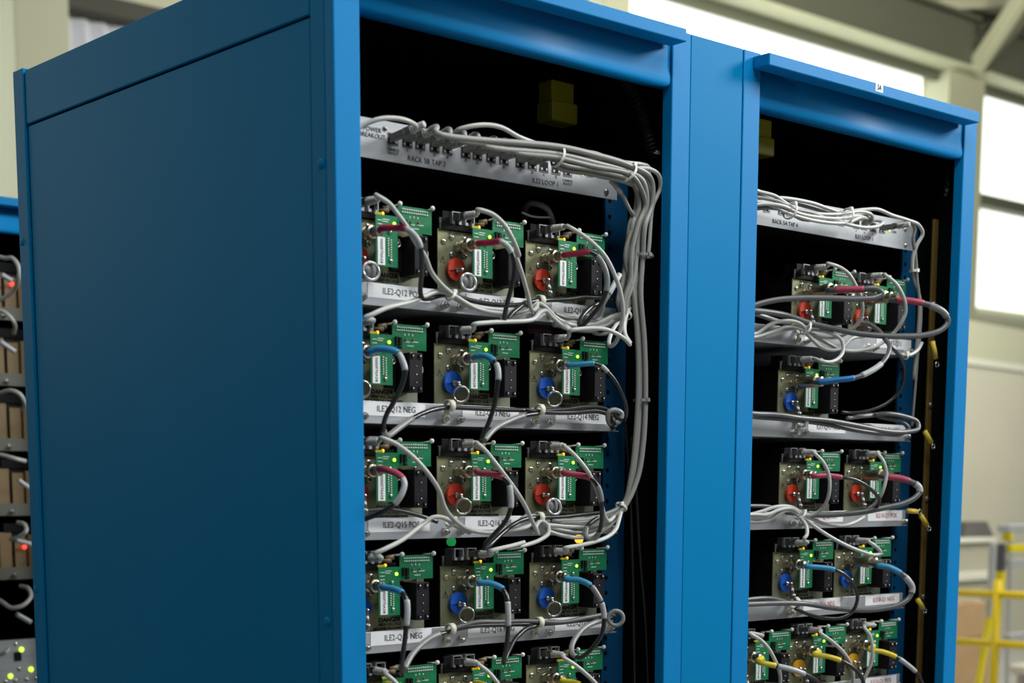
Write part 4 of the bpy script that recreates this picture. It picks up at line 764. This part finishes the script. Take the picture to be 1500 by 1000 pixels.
patch(('R', 4, 1), 'jack', 'O 510,670,0 580,720,-.6 660,795,-1 715,890,-1 725,980,-.6 700,1080,.4', 'pale patch cable of the lowest middle module, right rack', PR)
patch(('R', 4, 2), 'jack', 'O 800,630,0 840,690,-.6 855,780,-.8 845,870,-.4 810,950,.4 770,1050,1.4', 'pale patch cable of the lowest right module, right rack', PR)
coax(('R', 4, 0), 'O 100,860,.8 210,885,-1.2 300,905,-2.2 400,940,-2.8 480,985,-3 540,1060,-3', 'black cable with long yellow sleeve from the lowest left module, right rack', HR, 'sleeve_yellow', r=.0036, k=1.25, sl=(0, 3.0), marks=[(3.2, 5.0, 'wire_mark')])
coax(('R', 4, 1), 'O 470,812,1.8 550,822,.4 640,850,-1 720,895,-1.8 780,960,-2.2 810,1050,-2.2', 'black cable with yellow sleeve from the lowest middle module, right rack', HR, 'sleeve_yellow', r=.0031, k=1.35, sl=(0, 4.0))
coax(('R', 4, 2), 'O 840,780,1.8 920,792,.2 1010,825,-1.4 1090,880,-2.2 1155,940,-2.8 1190,1010,-3', 'black cable with yellow sleeve from the lowest right module, right rack', HR, 'sleeve_yellow', r=.0031, k=1.35, sl=(0, 4.0), marks=[(4.3, 5.8, 'wire_mark')])

# --- hose, hanging yellow connectors, lugs and copper bar
hp = spline(tr('P 897,100,7 912,116,6.6 927,133,6.2 938,160,6 946,190,5.8 953,215,5.6 958,232,5.5'), 16); bm = bmesh.new()
sweep(bm, hp, .011, 14, rf=lambda i: .0118 if (i // 2) % 2 else .0098); tag(link('corrugated_hose', bm, 'black_plastic', None, True), 'black corrugated hose hanging in the upper right of the left rack', 'hose')
def hang_connector(p, lab):
    o = empty('power_connector', p)
    Box('upper_body', 'yellow_plastic', o, -.022, .022, -.014, .014, -.028, 0, bev=.002); Box('lower_body', 'yellow_plastic', o, -.024, .026, -.018, .016, -.056, -.0275, bev=.003)
    for k in range(3): Box('grip_rib', 'yellow_plastic', o, -.0255, -.0235, -.012, .012, -.034 - k * .007, -.031 - k * .007)
    bm = bmesh.new(); sweep(bm, spline([(0, 0, -.001), (.002, 0, .012), (.004, .01, .022)]), .006, 8); link('cord', bm, 'cable_black', o, True)
    tag(o, lab, 'connector', 'yellow hanging connectors')
hang_connector(at(815, 122, .17), 'yellow plastic power connector hanging in the top of the left rack')
hang_connector(at(1108, 176, .17), 'yellow plastic power connector partly behind the post in the right rack top')
lo_ = at(845, 103, .05); mb = empty('mounting_bracket', (lo_.x, .05, 2.066)); Box('plate', 'dark_steel', mb, -.022, .022, .0, .06, 0, .003); Box('label_plate', 'black_plastic', mb, -.016, .016, -.001, .03, -.002, -.0003); tag(mb, 'dark metal bracket under the header of the left rack', 'bracket')
cb_ = empty('copper_bar', (OFF + .570, .052, 1.0)); Box('bar', 'brass', cb_, -.008, .006, 0, .004, 0, .93, bev=.0006)
for z in (.12, .29, .46, .62, .79): screw(cb_, 0, 0, z, .005, 'dark_steel', 'bolt', .004)
tag(cb_, 'tarnished copper earth bar running down the right inside of the right rack', 'bar')
for k, (u0, v0, u1, v1, lab) in enumerate(((1366, 500, 1371, 525, 'highest of the yellow cable lugs by the copper bar, at the top shelf'), (1355, 632, 1364, 648, 'yellow cable lug by the copper bar level with the second shelf'), (1330, 748, 1343, 749, 'yellow cable lug pointing left beside the third shelf'), (1349, 755, 1358, 769, 'yellow cable lug slanting down beside the third shelf'), (1344, 878, 1352, 890, 'lowest yellow cable lug beside the fourth shelf'))):
    a = at(u0, v0, .035); b = at(u1, v1, .035); o = empty('cable_lug', a); d = b - a
    bm = bmesh.new(); cyl(bm, (0, 0, 0), d, .0042, seg=10); link('sleeve', bm, 'lug_yellow', o, True)
    c_ = d * 1.35; bm = bmesh.new(); sweep(bm, ringpts(c_, .0045, (1, 0, 0), (0, 0, 1), 14), .0013, 6, closed=True); link('ring', bm, 'steel', o, True)
    tag(o, lab, 'cable lug', 'yellow cable lugs by the copper bar')
ch = at(1382, 248, .03); bm = bmesh.new()
for k in range(5): sweep(bm, ringpts(Vector((0, 0, -.004 - .0075 * k)), .0034, (1, 0, 0) if k % 2 else (0, 1, 0), (0, 0, 1), 10), .0009, 6, closed=True)
cyl(bm, (0, 0, -.04), (-.002, 0, -.05), .004, seg=6); cyl(bm, (-.007, 0, -.052), (.004, .0, -.05), .003, seg=6)
o = link('chain', bm, 'black_plastic', None, True); o.location = (OFF + .562, .03, ch.z + .01); tag(o, 'short dark chain hanging in the upper right corner of the right rack', 'chain')
for r in range(4):
    o = empty('rear_bracket', (.14, .45, ZC[r] + .012)); Box('bar', 'inner_blue_shaded', o, 0, .18, 0, .02, 0, .020); Box('tab', 'blue_paint', o, .06, .075, -.012, 0, .002, .022)
    tag(o, 'small blue bracket deep behind the middle module, %s, left rack' % ROWN[r], 'bracket')
cable('thick_cord', tr('D 130,120,14 140,60,12 170,35,11 230,45,10 280,75,9.6 305,120,9.6 318,170,10'), .0042, 'cable_mid', 'thick grey cord arching behind the top right module of the left rack')
cable('patch_cable', tr('D 110,95,9 170,120,9 230,128,9 300,128,9.5'), .0016, 'cable_white', 'thin white wire behind the top right module, left rack')
q = at(790, 482, .14); o = Box('folded_tag', 'pink_tag', None, -.022, .022, 0, .001, -.012, .012); o.location = q; tag(o, 'pink tag behind the middle of the second shelf, left rack', 'tag')
for (u, v, m_, lab) in ((659, 793, 'led_green_dim', 'round green indicator below the third shelf lip, left rack'), (846, 789, 'led_amber', 'amber indicator below the third shelf at right, left rack')):
    bm = bmesh.new(); lathe(bm, (0, 0, 0), (0, -1, 0), [(0, .006), (.006, .006), (.008, .004)], 14); o = link('indicator_light', bm, m_, None, True); o.location = at(u, v, .11); tag(o, lab, 'indicator')
# dim wires on the black interior side
for k, s_ in enumerate(('P 925,640,5 932,720,5 938,820,5 945,900,5 950,1010,5', 'P 915,600,6 922,700,6 926,800,6 930,1010,6')):
    cable('coaxial_cable', tr(s_), .0022, 'cable_black', ['thin black wire down the inside right of the left rack, front one', 'thin black wire down the inside right of the left rack, rear one'][k], group='black wires inside the left rack')

# ------------------------------------------------------------------ rack in the row behind (only a sliver shows)
BX, BY = back_rack.location.x, back_rack.location.y
ZB = [ZC[0] + .1422] + ZC[:4] 
def back_module():
    o = empty('power_supply')
    Box('chassis', 'black_ribbed', o, 0, .128, .0025, .35, .001, TRAY - .002)
    Box('front_plate', 'plate_tan', o, 0, .028, 0, .002, 0, TRAY); Box('front_plate', 'plate_tan', o, .034, .060, -.004, .002, .006, TRAY - .01)
    Box('front_plate', 'plate_tan', o, .064, .090, -.008, .002, .010, TRAY - .006, bev=.001)
    Box('fuse_block', 'black_plastic', o, .095, .118, -.02, .0, .02, TRAY - .03, bev=.001)
    Box('jack_deck', 'black_matte', o, .01, .12, -.002, .1, TRAY, TRAY + .02)
    return o
bm0 = None; posn = ['topmost', 'second from the top', 'third from the top', 'fourth from the top', 'fifth from the top']
for r in range(5):
    for c_, xx in enumerate((.30, .435)):
        if bm0 is None: bm0 = back_module(); o = bm0
        else: o = copy_tree(bm0)
        o.location = (BX + xx, BY + .075, ZB[r] - TRAY)
        tag(o, 'tan power supply in the rack behind, %s, %s' % (posn[r], ['at the picture edge', 'beside the side panel']
            [c_]), 'power supply', 'power supplies in the rack behind')
        if c_ and r in (0, 4):
            q = at(*((17, 416) if r == 0 else (36, 801)), BY + .06) - Vector(o.location); bm = bmesh.new(); ball(bm, (0, 0, 0), .0048); l = link('status_light', bm, 'led_red', o, True); l.location = q
    sh = empty('module_shelf', (BX, BY + .06, ZB[r] - TRAY - .002)); Box('tray', 'dark_steel', sh, .0135, .53, .0025, .4, 0, .0015); Box('lip', 'shaded_aluminium', sh, .02, .565, 0, .002, 0, .0272)  # tray and lip metals darkened, shade of the rear row painted in
    bolt(sh, .46); tag(sh, 'aluminium shelf in the rack behind, %s' % posn[r], 'shelf', 'aluminium shelves in the rack behind')
UG = 'pale cables in the rack behind'
for k, s_ in enumerate(('P -8,374,183 8,378,180 18,378,178 27,390,176 28,404,176 20,425,180 0,440,184', 'P -8,452,183 8,458,180 18,468,179 22,478,181 20,488,184', 'P 0,575,183 18,572,178 30,578,176 36,590,177 34,600,182', 'P -8,664,183 10,668,179 24,672,177 37,675,178', 'P 16,790,182 28,786,177 38,778,175 36,768,178 26,765,183', 'P -8,874,183 4,882,178 18,890,175 34,886,174 45,874,175 42,862,178 30,858,184', 'P -6,962,182 8,955,178 12,950,182')):
    cable('patch_cable', tr(s_), .0045, 'cable_white', 'pale cable in the rack behind, %s from the top' % ['first', 'second', 'third', 'fourth', 'fifth', 'sixth', 'seventh'][k], group=UG)
for k, (u0, v0, u1, v1) in enumerate(((2, 402, 17, 411), (0, 500, 22, 515), (27, 703, 42, 714), (24, 791, 46, 797), (24, 899, 45, 911))):
    cable('wire_marker_tube', [at(u0, v0, 1.76), at(u1, v1, 1.76)], .0055, 'wire_mark', 'white wire marker tube in the rack behind, %s from the top' % ['first', 'second', 'third', 'fourth', 'fifth'][k], 'marker', 'white marker tubes in the rack behind')
o = empty('control_panel', (BX, BY + .055, .70)); zt_ = at(20, 937, BY + .055).z
Box('face', 'panel_metal', o, .02, .58, 0, .003, 0, zt_ - .70); Box('housing', 'black_matte', o, .03, .57, .0035, .3, 0, zt_ - .705)
for u, v, m_ in ((31, 951, 'led_green'), (45, 980, 'led_green'), (15, 990, 'led_green')):
    q = at(u, v, BY + .055) - Vector(o.location); bm = bmesh.new(); ball(bm, (0, 0, 0), .0055, (1, .6, 1)); l = link('status_light', bm, m_, o, True); l.location = (q.x, -.002, q.z)
for u, v in ((23, 943), (28, 980), (8, 998), (22, 996), (39, 995), (53, 994)):
    q = at(u, v, BY + .055) - Vector(o.location); screw(o, q.x, 0, q.z, .0045, 'steel', 'button')
q = at(26, 961, BY + .055) - Vector(o.location); Box('socket', 'black_matte', o, q.x - .008, q.x + .008, -.002, 0, q.z - .01, q.z + .01)
tag(o, 'grey control panel with small green lights at the lower left picture edge', 'panel')
